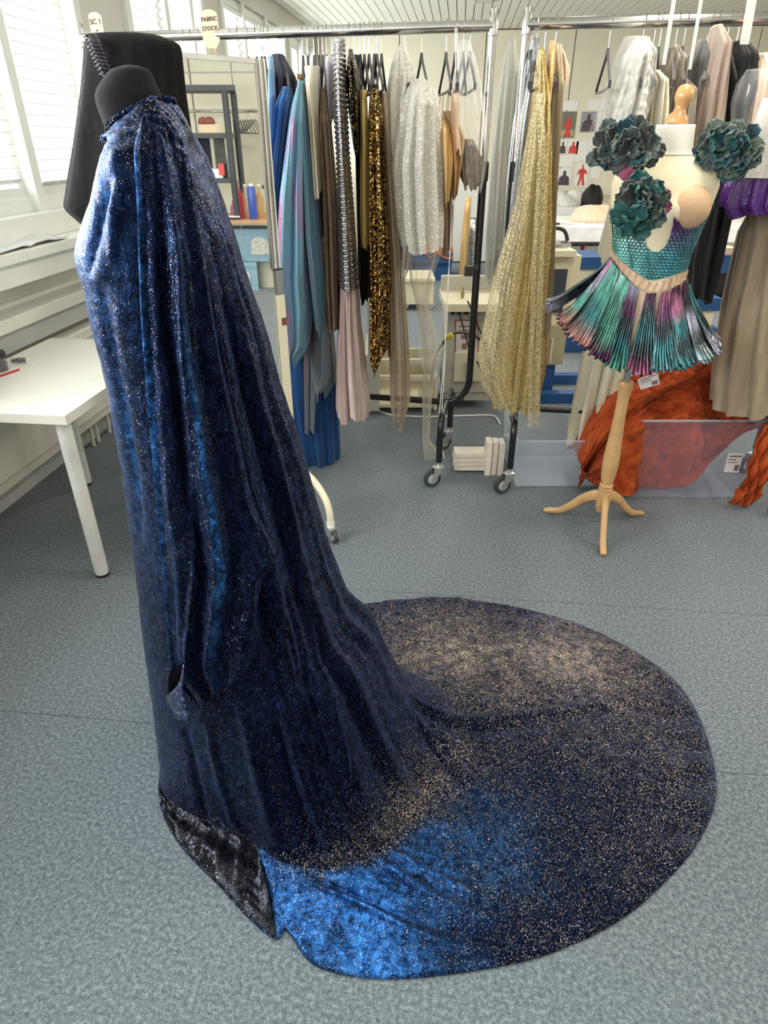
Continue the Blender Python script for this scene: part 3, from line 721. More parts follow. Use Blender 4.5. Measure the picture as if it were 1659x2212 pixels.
# ------------------------------------------------------------------ clothes racks
def gp(xc, yc, z): return C2W(xc, yc, z)
LA, LB = (-1.36, 3.57), (0.437, 3.20)      # left rack: rail ends (right, forward)
RA, RB = (0.566, 3.17), (2.05, 2.90)       # right rack
ZR = 1.957
def rail_pt(A, B, u):
    "point of the rail that is seen at column u"
    lo, hi = -0.2, 1.4
    f = lambda t: 829.5 + F*(A[0]+(B[0]-A[0])*t)/((A[1]+(B[1]-A[1])*t)*math.cos(PITCH)-(ZR-HC)*math.sin(PITCH))
    for _ in range(40):
        m = (lo+hi)/2
        if f(m) < u: lo = m
        else: hi = m
    return A[0]+(B[0]-A[0])*lo, A[1]+(B[1]-A[1])*lo
def castor(name, p, par, r=0.047, white=False, yaw=0.5):
    "small swivel castor under a tube foot; wheel, fork"
    rot = Matrix.Rotation(yaw, 3, 'Z'); g = G()
    off = rot @ Vector((-0.035, 0, 0)); c = Vector((p.x, p.y, r+0.001)) + off
    M1 = plain('rubber_tyre', (0.05, 0.05, 0.05), 0.6); M2 = plain('grey_wheel_disc', (0.45, 0.46, 0.47), 0.4)
    tyre_o = G().lathe([(r-0.011, -0.011), (r-0.002, -0.011), (r, -0.006), (r, 0.006), (r-0.002, 0.011), (r-0.011, 0.011)], c, 28, 'y', rot).obj('tyre', M1, par, True)
    disc_o = G().lathe([(0.006, -0.0135), (0.012, -0.013), (r-0.011, -0.010), (r-0.011, 0.010), (0.012, 0.013), (0.006, 0.0135)], c, 24, 'y', rot).obj('wheel_disc', M2, par, True)
    g = G(); zt = 2*r+0.012; wheel_parts = list(par.children)[-2:]
    for s in (-1, 1):
        y = s*0.017
        q = [rot @ Vector(v) for v in [(-0.045, y, r-0.008), (-0.025, y, r-0.010), (0.022, y, zt), (-0.030, y, zt)]]
        q = [Vector((p.x, p.y, 0))+v for v in q]; n = rot @ Vector((0, 0.0025*s, 0))
        g.add(q+[v+n for v in q], [(0, 1, 2, 3), (7, 6, 5, 4), (0, 4, 5, 1), (1, 5, 6, 2), (2, 6, 7, 3), (3, 7, 4, 0)])
    g.add([Vector((p.x, p.y, 0))+rot @ Vector(v) for v in [(-0.03, -0.0185, zt-.003), (0.022, -0.0185, zt-.003), (0.022, 0.0185, zt-.003), (-0.03, 0.0185, zt-.003),
                                                        (-0.03, -0.0185, zt+.003), (0.022, -0.0185, zt+.003), (0.022, 0.0185, zt+.003), (-0.03, 0.0185, zt+.003)]],
          [(3, 2, 1, 0), (4, 5, 6, 7), (0, 1, 5, 4), (1, 2, 6, 5), (2, 3, 7, 6), (3, 0, 4, 7)])
    g.tube([Vector((p.x, p.y, zt)), Vector((p.x, p.y, zt+0.03))], 0.011, 10)
    fk = g.obj('castor_fork', plain('zinc_plate', (0.62, 0.63, 0.63), 0.3, 0.8), par)
    for w_o in (tyre_o, disc_o): w_o.parent = fk
def rack(name, label, A, B, ends, feet_back=0.40):
    mid = gp((A[0]+B[0])/2, (A[1]+B[1])/2, 0)
    r = thing(name, label, 'clothes rack', mid)
    a, b_ = gp(*A, ZR), gp(*B, ZR)
    G().tube([a, b_], 0.0205, 20).obj('rail', M_chrome, r, True)
    dirn = (b_-a).normalized(); nrm = Vector((dirn.y, -dirn.x, 0))
    if nrm.y > 0: nrm = -nrm
    for e, P_ in (('a', a), ('b', b_)):
        if e not in ends: continue
        x, y = P_.x, P_.y
        G().lathe([(0.0155, 1.30), (0.0155, ZR-0.035), (0.019, ZR-0.033), (0.019, ZR+0.045), (0.016, ZR+0.054), (0.006, ZR+0.058)], (x, y, 0), 20).obj('post_chrome_tube', M_chrome, r, True)
        inn = dirn if e == 'a' else -dirn
        cv = [Vector((x, y, 1.46)), Vector((x, y, 0.50))]
        for k in range(1, 9):
            th = math.pi/2*k/8; cv.append(Vector((x, y, 0.50)) + Vector((0, 0, -0.13*math.sin(th))) + inn*0.13*(1-math.cos(th)))
        cv.append(cv[-1]+inn*0.2)
        G().tube(cv, 0.0175, 14).obj('post_black_tube', M_black, r, True)
        G().lathe([(0.0165, 1.40), (0.022, 1.405), (0.022, 1.475), (0.0165, 1.48)], (x, y, 0), 18).obj('post_collar', M_blackm, r, True)
        G().tube([Vector((x, y, 1.05))+nrm*0.015, Vector((x, y, 1.05))+nrm*0.035, Vector((x, y, 1.05))+nrm*0.038], [0.006, 0.006, 0.013], 10).obj('clamp_knob', M_blackm, r, True)
        fp = Vector((x, y, 0))+inn*0.11
        f = [fp+nrm*0.24+Vector((0, 0, 0.135))]
        f += [fp+nrm*0.24+Vector((0, 0, 0.30))]
        for k in range(1, 6):
            th = math.pi/2*k/5; f.append(fp+nrm*(0.24-0.06*(1-math.cos(th)))+Vector((0, 0, 0.30+0.07*math.sin(th))))
        f += [fp+Vector((0, 0, 0.37))]
        back = [fp-nrm*(q.dot(nrm)-fp.dot(nrm))+Vector((0, 0, q.z)) for q in f[::-1][1:]]
        G().tube(f+back, 0.016, 12).obj('foot_tube', M_black, r, True)
        castor('castor', fp+nrm*0.24, r); castor('castor', fp-nrm*0.24, r)
    la, lb = gp(*A, 0.37), gp(*B, 0.37)
    G().tube([la.lerp(lb, 0.06), la.lerp(lb, 0.94)], 0.0165, 12).obj('bottom_rail', M_black, r, True)
    return r
rack('clothes_rack', 'chrome topped black rolling clothes rack holding the blue and gold costumes', LA, LB, 'ab')
rack('clothes_rack', 'rolling clothes rack with chrome posts behind the cream dress form, on the right', RA, RB, 'ab')
# short black clothes hangers over the rails
M_flock = plain('black_flocked_hanger', (0.028, 0.022, 0.028), 0.85, var=0.3, scale=40, sheen=0.5)
def tri_hanger():
    t = thing('clothes_hanger', 'x', 'hanger', (0, 0, 0))
    hk = [(0, -0.004+0.0*0, -0.09)] + [(0, 0, -0.055)] + [(0, 0.027*math.sin(a), 0.0+0.027*math.cos(a)*1.0-0.0) for a in np.linspace(math.pi, 0, 9)] + [(0, -0.018, 0.019), (0, -0.027, 0.0)]
    hk = [Vector(p)+Vector((0, 0, 0)) for p in hk]
    G().tube(hk, 0.0017, 6).obj('hook', M_chrome, t, True, local=True)
    G().tube([(0, 0.0, -0.085), (0, 0.03, -0.115), (0, 0.19, -0.205), (0, 0.195, -0.222), (0, 0.0, -0.226), (0, -0.195, -0.222), (0, -0.19, -0.205), (0, -0.03, -0.115), (0, 0.0, -0.085)],
             0.0055, 8).obj('body', M_flock, t, True, local=True)
    return t
hproto = tri_hanger(); hused = [False]
NTHW = ['first', 'second', 'third', 'fourth', 'fifth', 'sixth', 'seventh', 'eighth', 'ninth', 'tenth', 'eleventh', 'twelfth', 'thirteenth', 'fourteenth',
        'fifteenth', 'sixteenth', 'seventeenth', 'eighteenth', 'nineteenth', 'twentieth']
def hanger(A, B, u, label, group, yaw=0.0):
    x, y = rail_pt(A, B, u); p = gp(x, y, ZR)
    if not hused[0]: o = hproto; hused[0] = True
    else:
        o = hproto.copy(); COL.objects.link(o)
        for c in list(hproto.children):
            d = c.copy(); COL.objects.link(d); d.parent = o
    o.location = p; o.rotation_euler = (0, 0, YAW - math.atan2(x, y) + math.radians(yaw)); o['label'] = label; o['group'] = group
    return o
HG = 'black flocked hangers on the rails'
uL = [380+x/3.456 for x in (50, 105, 165, 395, 455, 530, 590, 625, 650, 685)]
for i, u in enumerate(uL):
    hanger(LA, LB, u, 'black hanger above the mirror top, %s from the left on the chrome rail' % NTHW[i], HG, [3, -4, 5, 2, -3][i % 5])
uM = [380+x/3.456 for x in (795, 940, 975, 1025, 1060, 1090, 1120, 1160, 1200)]
for i, u in enumerate(uM):
    hanger(LA, LB, u, 'black hanger above the blue and cream garments, %s of nine from the left' % NTHW[i], HG, [4, -3, 2, 5, -2][i % 5])
uN = [380+x/3.456 for x in (1240, 1290, 1330, 1375, 1405, 1440, 1480, 1500, 1535)]
for i, u in enumerate(uN):
    hanger(LA, LB, u, 'black hanger carrying the gold and sequin clothes, %s of nine from the left' % NTHW[i], HG, [6, -5, 7, -6, 5][i % 5])
for u, l, yw in [(875, 'black hanger inside the shoulders of the tall white sequin dress', 5), (912, 'black hanger standing above the shorter white sequin dress', 8),
                 (966, 'empty looking black hanger right of the white sequin dresses', 7), (986, 'black hanger holding the gold satin tops by thin straps', 5),
                 (1004, 'black hanger just left of the clear garment bag', -6), (1018, 'black hanger inside the clear garment bag by the chrome post', 8)]:
    hanger(LA, LB, u, l, HG, yw)
for u, l, yw in [(1152, 'black hanger over the silver satin beside the right chrome post', 4), (1163, 'black hanger between silver and gold cloth on the right rack', -4),
                 (1181, 'black hanger with the small gold satin piece', 6), (1204, 'black hanger at the top of the beige sheer drape', 5),
                 (1322, 'empty black triangular hanger alone in the gap of the right rack', 7), (1395, 'black hanger right of the white lace bag', 6),
                 (1420, 'black hanger above the two cream skirts', 8), (1433, 'black hanger right above the cream pleated cloth', -6),
                 (1468, 'black hanger above the patterned brown skirt', 6), (1486, 'open black hanger left of the grey satin', 8),
                 (1540, 'black hanger left of the black skirts', 5), (1556, 'black hanger over the nude sheer cloth', -5), (1580, 'black hanger above the black skirts', 4),
                 (1602, 'black hanger at the right end above the black skirts', -4)]:
    hanger(RA, RB, u, l, HG, yw)
# ------------------------------------------------------------------ hanging clothes
def garment(name, label, cat, d, prof, mat, depth=0.16, folds=11, amp=0.16, hemw=0.012, ridge=0, group=None, seed=0, lean=0.0, closed=True, twist=0.6, col=None, par=None, ripple=0.0):
    "hung cloth: a folded, flattened tube whose outline follows rows (v, left u, right u) at distance d"
    prof = sorted(prof); v0, v1 = prof[0][0], prof[-1][0]
    nz = max(24, int((v1-v0)/6)) if not ridge else max(60, int((v1-v0)/2.2)); nt = 84
    pv = [p[0] for p in prof]; V = []; r = np.random.default_rng(seed+len(name)); ph0 = r.uniform(0, 6.28); ph1 = r.uniform(0, 6.28)
    L = np.interp(np.linspace(v0, v1, nz), pv, [p[1] for p in prof]); R_ = np.interp(np.linspace(v0, v1, nz), pv, [p[2] for p in prof])
    k = np.hanning(7)[1:-1]; k /= k.sum()
    L = np.convolve(np.pad(L, 2, 'edge'), k, 'valid'); R_ = np.convolve(np.pad(R_, 2, 'edge'), k, 'valid')
    for j, v in enumerate(np.linspace(v0, v1, nz)):
        t = j/(nz-1); dd = d+lean*t
        a, b_ = at(L[j], v, dd), at(R_[j], v, dd); c = (a+b_)/2; hw = (b_-a).length/2
        ax = (b_-a).normalized(); ay = Vector((-ax.y, ax.x, 0))
        dp = depth*min(1, 0.25+t*5) if closed else depth
        rows = []
        for q in range(nt):
            th = 2*math.pi*q/nt; am = amp*min(1, 0.35+1.3*t)
            f = 1 + am*math.cos(folds*th+ph0+twist*math.sin(3*t+ph1)) + am*0.45*math.cos((folds*2+3)*th+ph1-twist*1.3*t) + am*0.3*math.sin(5*th+ph0+2*t)
            if ridge: f *= 1 + 0.10*math.sin(2*math.pi*t*ridge)
            if ripple: f *= 1+ripple*math.sin(t*40+3*math.sin(th*3))*math.sin(t*23+th*4)
            f = f/(1+am*0.25)
            z = (hemw*math.sin(3*th+ph0)+hemw*0.6*math.sin(7*th)) * max(0, (t-0.75)/0.25)
            V.append(c + ax*(hw*math.cos(th)*f) + ay*(max(dp, hw*0.6)*math.sin(th)*f) + Vector((0, 0, z)))
    Fs = grid_faces(nt, nz, True)
    Fs = [f[::-1] for f in Fs]; Fs.append(tuple(range(nt)))
    kw = {}
    if col is not None:
        kw['col'] = np.repeat(np.array([col(j/(nz-1)) for j in range(nz)]), nt, 0)
    o = obj(name, V, Fs, mat, par, True, **kw)
    if par is None: tag(o, label, cat, group)
    elif label: o['label'] = label
    return o
M = {}
M['taupe'] = cloth('taupe_satin', (0.36, 0.31, 0.27), (0.20, 0.17, 0.15), 0.4, sheen=0.2)
M['whitesatin'] = cloth('white_satin', (0.78, 0.76, 0.73), (0.5, 0.48, 0.46), 0.35)
M['ltblue'] = cloth('pale_blue_satin', (0.26, 0.44, 0.66), (0.16, 0.30, 0.50), 0.4)
M['navy'] = cloth('navy_cloth', (0.012, 0.016, 0.045), (0.006, 0.008, 0.02), 0.7)
M['blue'] = cloth('bright_blue_jersey', (0.015, 0.16, 0.46), (0.008, 0.07, 0.27), 0.55)
M['deepblue'] = cloth('deep_blue_cloth', (0.006, 0.075, 0.26), (0.003, 0.04, 0.15), 0.6)
M['irid'] = cloth('blue_pink_shot_satin', (0.20, 0.50, 0.66), (0.50, 0.20, 0.32), 0.36, 0.35, stretch=5, wr=5, rampx=[(0.34, (0.40, 0.15, 0.25)), (0.44, (0.25, 0.26, 0.42)), (0.55, (0.15, 0.33, 0.46)), (0.72, (0.12, 0.28, 0.32))])
M['greyteal'] = cloth('grey_teal_shot_satin', (0.15, 0.25, 0.30), (0.20, 0.13, 0.16), 0.4, 0.35, stretch=4, wr=4)
M['lilac'] = cloth('pale_lilac_satin', (0.62, 0.56, 0.63), (0.42, 0.38, 0.44), 0.4)
M['indigo'] = cloth('indigo_pleats', (0.045, 0.055, 0.20), (0.015, 0.018, 0.08), 0.5)
M['cream'] = cloth('cream_crepe', (0.74, 0.66, 0.50), (0.55, 0.47, 0.34), 0.7)
M['bronze'] = cloth('bronze_crinkle', (0.34, 0.19, 0.09), (0.12, 0.06, 0.03), 0.38, 0.6, wr=26, stretch=3, bmp=0.9)
M['silver'] = sequin('silver_foil', (0.42, 0.43, 0.45), (0.95, 0.95, 0.95), 160, 0.95, 0.2, 0.35, 0.75)
M['pinksatin'] = cloth('blush_satin', (0.66, 0.52, 0.49), (0.42, 0.31, 0.29), 0.45, stretch=12)
M['goldcloth'] = cloth('mustard_cloth', (0.62, 0.43, 0.10), (0.36, 0.23, 0.04), 0.5)
M['darkseq'] = sequin('black_gold_sequins', (0.012, 0.011, 0.01), (0.5, 0.42, 0.2), 190, 0.8, 0.25, 0.6, 0.80)
M['goldseq'] = sequin('brown_gold_sequins', (0.055, 0.028, 0.010), (0.75, 0.50, 0.18), 170, 0.95, 0.22, 0.8, 0.62)
M['goldseq2'] = sequin('antique_gold_sequins', (0.16, 0.085, 0.03), (0.7, 0.48, 0.2), 170, 0.9, 0.3, 0.7, 0.6)
M['tansheer'] = cloth('tan_sheer', (0.50, 0.38, 0.26), (0.36, 0.26, 0.17), 0.5, alpha=0.45)
M['whiteseq'] = sequin('white_sequin_tulle', (0.66, 0.63, 0.55), (0.95, 0.92, 0.86), 300, 0.0, 0.3, 0.25, 0.88, alpha=0.62)
M['tulle'] = cloth('ivory_tulle', (0.70, 0.66, 0.55), (0.62, 0.58, 0.48), 0.6, alpha=0.12)
M['goldsatin'] = cloth('gold_satin', (0.78, 0.52, 0.22), (0.50, 0.30, 0.10), 0.3, 0.35)
M['peach'] = cloth('peach_cloth', (0.76, 0.55, 0.40), (0.60, 0.42, 0.30), 0.6)
M['brown'] = cloth('tan_brown_cloth', (0.34, 0.20, 0.10), (0.18, 0.10, 0.05), 0.6)
M['fur'] = cloth('brown_grey_bundle', (0.24, 0.18, 0.12), (0.08, 0.06, 0.04), 0.6, wr=20, stretch=1)
M['bag'] = clear('clear_garment_bag', (0.93, 0.94, 0.95), 0.03, 0.12, 0.38)
M['milky'] = clear('milky_box_plastic', (0.66, 0.74, 0.90), 0.26, 0.3, 0.2)
M['clearbox'] = clear('clear_box_plastic', (0.55, 0.58, 0.80), 0.11, 0.12, 0.3)
M['greysheer'] = cloth('grey_green_organza', (0.50, 0.50, 0.42), (0.36, 0.36, 0.30), 0.35, alpha=0.35)
M['silversatin'] = sequin('silver_grey_lame', (0.36, 0.38, 0.41), (0.75, 0.77, 0.82), 420, 0.75, 0.32, 0.25, 0.6)
M['goldglit'] = sequin('gold_glitter_net', (0.55, 0.40, 0.14), (0.95, 0.78, 0.40), 420, 0.6, 0.35, 0.35, 0.7, alpha=0.66)
M['goldnet'] = sequin('fine_gold_net', (0.60, 0.50, 0.26), (0.95, 0.85, 0.55), 420, 0.4, 0.4, 0.35, 0.7, alpha=0.30)
M['beigesheer'] = cloth('beige_lame_sheer', (0.58, 0.48, 0.34), (0.42, 0.33, 0.22), 0.4, 0.3, alpha=0.6)
M['lace'] = cloth('white_lace', (0.80, 0.79, 0.74), (0.50, 0.47, 0.40), 0.7, wr=22, stretch=1.5, bmp=0.8)
M['ivory'] = cloth('ivory_pleats', (0.80, 0.76, 0.62), (0.62, 0.57, 0.42), 0.7)
M['pattern'] = cloth('dark_striped_cloth', (0.40, 0.34, 0.25), (0.06, 0.05, 0.045), 0.6, wr=14, stretch=14)
M['greysatin'] = cloth('charcoal_satin', (0.10, 0.10, 0.11), (0.03, 0.03, 0.035), 0.35)
M['nude'] = cloth('nude_organza', (0.58, 0.44, 0.35), (0.42, 0.31, 0.25), 0.5, alpha=0.6)
M['blackcloth'] = cloth('black_crepe', (0.012, 0.012, 0.013), (0.005, 0.005, 0.006), 0.65, sheen=0.1)
M['linen'] = cloth('beige_gauze', (0.44, 0.34, 0.24), (0.30, 0.22, 0.15), 0.85, weave=260, bmp=0.5)
M['purple'] = cloth('purple_vinyl', (0.13, 0.02, 0.30), (0.04, 0.004, 0.10), 0.16, 0.1, stretch=6, wr=10, spec=0.9, sheen=0.0)
GG = 'costumes hanging on the left rack'; GR = 'costumes hanging on the right rack'
def gl(name, label, cat, d, prof, mat, **k): return garment(name, label, cat, d, prof, M[mat], group=GG, **k)
def gr_(name, label, cat, d, prof, mat, **k): return garment(name, label, cat, d, prof, M[mat], group=GR, **k)
gl('satin_dress', 'white satin garment hanging just right of the mirror frame', 'dress', 3.42, [(142, 541, 553), (240, 545, 560), (420, 560, 578), (560, 572, 600)], 'whitesatin', folds=7, depth=.12)
gl('satin_dress', 'taupe satin garment between the mirror frame and the pale blue strip', 'dress', 3.42, [(150, 556, 582), (300, 560, 588), (560, 585, 612), (640, 590, 616)], 'taupe', folds=9, depth=.15)
gl('sash', 'narrow pale blue satin strip hanging left of the bright blue top', 'sash', 3.22, [(122, 581, 590), (200, 579, 595), (330, 576, 594), (388, 575, 588)], 'ltblue', folds=3, depth=.05, amp=.08)
gl('jacket', 'near black navy jacket behind the bright blue top', 'jacket', 3.40, [(118, 588, 612), (170, 586, 640), (300, 590, 640), (480, 600, 640)], 'navy', depth=.17)
gl('top', 'bright blue pleated top hanging left of the shot satin dresses', 'top', 3.18, [(188, 612, 628), (215, 600, 634), (330, 590, 620), (440, 580, 606), (500, 584, 604)], 'blue', folds=9, depth=.15, amp=.2)
d1 = gl('dress', 'long shimmering blue and pink dress with a large black eyelet', 'dress', 3.05, [(175, 645, 655), (230, 632, 662), (420, 608, 664), (600, 598, 668), (660, 603, 672), (740, 620, 664), (772, 622, 634)], 'irid', folds=6, depth=.14, amp=.14, hemw=.03)
gl('dress', 'second shimmering blue dress with a grey lilac fold, right of the eyelet dress', 'dress', 3.13, [(170, 656, 668), (300, 652, 680), (500, 654, 696), (650, 672, 706), (700, 684, 700)], 'irid', folds=5, depth=.14, amp=.14, hemw=.03, seed=3)
gl('skirt', 'grey teal satin skirt end hanging low under the shimmering dresses', 'skirt', 3.16, [(560, 672, 700), (640, 684, 712), (760, 676, 722), (815, 676, 726), (840, 684, 700)], 'greyteal', folds=4, depth=.12, amp=.08, hemw=.03)
gl('skirt', 'long dark grey lilac satin tail below the grey teal skirt', 'skirt', 3.24, [(650, 655, 690), (800, 658, 694), (925, 660, 686)], 'greyteal', folds=5, depth=.08, seed=5)
gl('dress', 'deep blue cloth trailing almost to the carpet behind the shimmering dresses', 'dress', 3.30, [(700, 618, 700), (820, 616, 720), (930, 636, 724), (985, 646, 728), (1003, 652, 722)], 'deepblue', folds=9, depth=.10, hemw=.01)
gl('pleated_skirt', 'narrow indigo pleated skirt left of the cream crepe', 'skirt', 3.20, [(150, 660, 672), (300, 668, 692), (440, 676, 704), (510, 684, 706)], 'indigo', folds=10, amp=.25, depth=.14)
gl('scarf', 'small dark red scarf tucked at the top of the blue dresses', 'scarf', 3.12, [(160, 641, 652), (200, 643, 655), (240, 646, 654)], 'goldseq2', folds=3, depth=.05)['label'] = 'small reddish scarf tucked at the top of the shimmering dresses'
gl('blouse', 'cream crepe blouse hanging right of the indigo pleats', 'blouse', 3.12, [(143, 657, 690), (160, 660, 691), (260, 670, 692), (420, 682, 700)], 'cream', folds=7, depth=.15, amp=.13)
gl('coat', 'long bronze crinkled coat left of the silver ribbed dress', 'coat', 3.12, [(190, 694, 706), (260, 692, 714), (450, 700, 728), (620, 706, 734), (700, 712, 736)], 'bronze', folds=9, depth=.16)
gl('blouse', 'pale lilac satin blouse tucked against the silver ribbed dress', 'blouse', 3.20, [(122, 704, 722), (200, 706, 720), (260, 712, 722)], 'lilac', folds=6, depth=.12)
gl('ribbed_dress', 'silver ribbed tube dress with shiny rings', 'dress', 3.03, [(84, 722, 745), (110, 720, 746), (230, 722, 751), (330, 728, 756), (480, 732, 766), (600, 734, 774), (616, 736, 776)], 'silver', folds=5, amp=.07, depth=.15, ridge=48, hemw=0)
gl('long_skirt', 'long blush satin skirt falling in soft tubes under the silver dress', 'skirt', 3.08, [(560, 736, 772), (700, 734, 776), (800, 730, 786), (875, 731, 794), (893, 736, 790)], 'pinksatin', folds=8, depth=.14, amp=.22, hemw=.02)
gl('sequin_jacket', 'black jacket with fine gold sequins right of the silver dress', 'jacket', 3.14, [(108, 752, 762), (150, 750, 774), (230, 752, 780), (320, 764, 780), (335, 770, 778)], 'darkseq', folds=6, depth=.16, amp=.1)
gl('dress', 'plain black dress hanging behind the gold strips', 'dress', 3.30, [(120, 755, 780), (300, 768, 790), (480, 772, 800), (600, 775, 806), (640, 780, 800)], 'blackcloth', depth=.15)
gl('trousers', 'mustard gold cloth strips left of the brown gold sequin dress', 'trousers', 3.10, [(195, 778, 792), (300, 780, 798), (480, 780, 800), (528, 782, 797)], 'goldcloth', folds=5, depth=.12, amp=.2)
gl('sequin_dress', 'long brown and gold sequin dress sparkling strongly', 'dress', 3.06, [(192, 800, 816), (250, 796, 828), (400, 798, 834), (600, 800, 842), (740, 799, 838), (783, 800, 812)], 'goldseq', folds=6, depth=.15, amp=.18, hemw=.02)
gl('sequin_dress', 'narrower antique gold sequin dress behind the brown one', 'dress', 3.16, [(200, 818, 828), (400, 826, 842), (640, 836, 852), (760, 838, 852)], 'goldseq2', folds=6, depth=.15, seed=2)
gl('sheer_dress', 'long tan sheer dress reaching down to the bottom rail', 'dress', 3.10, [(200, 826, 834), (330, 828, 846), (560, 838, 868), (760, 844, 880), (860, 846, 882), (905, 850, 868)], 'tansheer', folds=8, depth=.14, amp=.22, hemw=.03)
gl('sequin_dress', 'tall white sequined tulle dress left of the black hanger', 'dress', 3.24, [(100, 858, 876), (140, 846, 890), (220, 834, 902), (400, 840, 900), (520, 848, 896), (586, 856, 878)], 'whiteseq', folds=9, depth=.17, amp=.15)
gl('sequin_dress', 'shorter white sequined tulle dress hanging below a black hanger', 'dress', 3.06, [(172, 898, 918), (190, 880, 938), (240, 868, 948), (360, 852, 950), (480, 858, 954), (533, 870, 952)], 'whiteseq', folds=10, depth=.18, amp=.16, seed=4)
gl('camisole', 'gold satin top draped open, hanging by thin straps', 'top', 3.10, [(252, 944, 964), (300, 934, 972), (350, 938, 974), (437, 950, 966)], 'goldsatin', folds=6, depth=.12, amp=.22)
gl('camisole', 'second gold satin top with a flared peach edge', 'top', 3.16, [(240, 958, 982), (300, 960, 1004), (380, 970, 990), (420, 972, 984)], 'goldsatin', folds=6, depth=.12, amp=.22, seed=6)
gl('brown_slip', 'tan brown slip hanging beneath the gold satin tops', 'slip', 3.20, [(380, 940, 970), (460, 954, 978), (545, 956, 974)], 'brown', folds=6, depth=.10)
gl('peach_scarf', 'small peach cloth panel beside the clear garment bag', 'cloth', 3.06, [(200, 975, 990), (280, 973, 990), (330, 980, 996)], 'peach', folds=4, depth=.05, amp=.1)  # loose hanging panel of peach cloth
# thin straps of the gold tops
g = G()
for (u0, v0, u1, v1) in [(952, 200, 948, 262), (958, 201, 955, 255), (968, 200, 962, 258), (972, 195, 966, 250), (980, 190, 976, 245)]:
    G().tube([at(u0, v0, 3.08), at(u1, v1, 3.08)], 0.0015, 5).obj('shoulder_strap', M['goldsatin'], bpy.data.objects['camisole'])
# clear garment bag with a dark bundle
gl('bundle', 'brown grey fur like bundle inside the clear garment bag', 'bundle', 3.10, [(300, 1004, 1020), (340, 998, 1036), (380, 997, 1036), (403, 1006, 1030)], 'fur', folds=7, depth=.10, amp=.2)
gl('garment_bag', 'clear plastic garment bag hanging beside the chrome post of the left rack', 'garment bag', 3.08, [(88, 992, 1014), (120, 990, 1022), (180, 988, 1036), (260, 990, 1046), (340, 995, 1049), (396, 1002, 1040), (406, 1008, 1034)], 'bag', folds=7, depth=.15, amp=.12)
gl('tulle_veil', 'ivory tulle strips trailing from the white dresses to the carpet', 'veil', 3.14, [(520, 884, 960), (600, 886, 930), (660, 900, 922), (760, 918, 944), (860, 914, 930), (960, 914, 926), (985, 920, 952)], 'tulle', folds=7, depth=.06, amp=.3)
gl('tulle_veil', 'small triangle of ivory tulle beside the white cord', 'veil', 3.05, [(640, 905, 925), (690, 908, 935), (750, 905, 952), (790, 915, 930)], 'tulle', folds=5, depth=.05, amp=.25, seed=2)
# round black eyelet
E = at(605, 606, 2.93)
G().lathe([(0.006, 0.0), (0.012, 0.002), (0.020, 0.008), (0.0235, 0.004), (0.0235, -0.006), (0.006, -0.006)][::-1], E, 24, 'y', Matrix.Rotation(math.pi+YAW, 3, 'Z')).obj('eyelet', M_black, d1, True)['label'] = 'large glossy black eyelet'
# ----- right rack
gr_('organza_drape', 'grey green organza drape hanging between the two racks', 'drape', 3.45, [(82, 1098, 1112), (150, 1086, 1116), (300, 1070, 1110), (500, 1056, 1100), (610, 1052, 1084)], 'greysheer', folds=8, depth=.14, amp=.2)
gr_('satin_drape', 'long silver grey lame drape beside the right chrome post', 'drape', 3.20, [(84, 1150, 1162), (120, 1142, 1164), (260, 1112, 1160), (420, 1096, 1140), (540, 1088, 1120), (596, 1090, 1118)], 'silversatin', folds=8, depth=.15, amp=.2)
gr_('glitter_gown', 'long gold glitter net gown bunched up at its foot', 'gown', 3.02, [(104, 1164, 1174), (220, 1152, 1180), (330, 1138, 1184), (500, 1124, 1186), (620, 1108, 1178), (720, 1090, 1168), (800, 1078, 1164), (872, 1072, 1150)], 'goldglit', folds=11, depth=.13, amp=.24)
gr_('gold_net', 'fine gold net veil spreading in a kite shape beside the gold gown', 'net', 2.95, [(240, 1150, 1166), (440, 1112, 1150), (600, 1066, 1120), (760, 1034, 1100), (830, 1044, 1100), (884, 1082, 1112)], 'goldnet', folds=5, depth=.08, amp=.12)
gr_('gold_net', 'fine gold net tail falling straight to the clear box edge', 'net', 2.93, [(200, 1160, 1178), (420, 1150, 1176), (640, 1140, 1172), (800, 1136, 1166), (912, 1134, 1164)], 'goldnet', folds=5, depth=.07, amp=.15, seed=2)
gr_('beige_drape', 'long beige lame drape right of the gold glitter gown', 'drape', 3.08, [(96, 1188, 1214), (200, 1182, 1208), (400, 1176, 1194), (600, 1166, 1188), (715, 1150, 1182)], 'beigesheer', folds=8, depth=.12, amp=.2)
gr_('gold_scarf', 'small shiny gold satin panel at the top of the glitter gown', 'cloth', 2.98, [(88, 1188, 1198), (150, 1182, 1196), (234, 1174, 1188)], 'goldsatin', folds=3, depth=.04, amp=.06)  # loose hanging panel of gold satin
gr_('peach_scarf', 'small pale peach panel sticking out right of the beige drape', 'cloth', 3.1, [(104, 1206, 1214), (150, 1206, 1230), (184, 1208, 1222)], 'peach', folds=3, depth=.05, amp=.08)
gr_('lace_dress', 'white lace dress inside a clear bag left of the cream skirts', 'dress', 3.02, [(86, 1372, 1396), (130, 1352, 1394), (200, 1334, 1390), (270, 1312, 1376), (330, 1300, 1350)], 'lace', folds=9, depth=.14, amp=.25, ripple=.06)
gr_('garment_bag', 'clear plastic bag over the white lace dress', 'garment bag', 3.0, [(80, 1350, 1402), (140, 1334, 1402), (220, 1306, 1396), (300, 1276, 1372), (335, 1280, 1340)], 'bag', folds=7, depth=.17, amp=.1)
gr_('cream_skirt', 'cream skirt hanging right of the white lace dress', 'skirt', 3.1, [(158, 1386, 1406), (240, 1370, 1398), (420, 1336, 1372), (560, 1300, 1340)], 'ivory', folds=8, depth=.13)
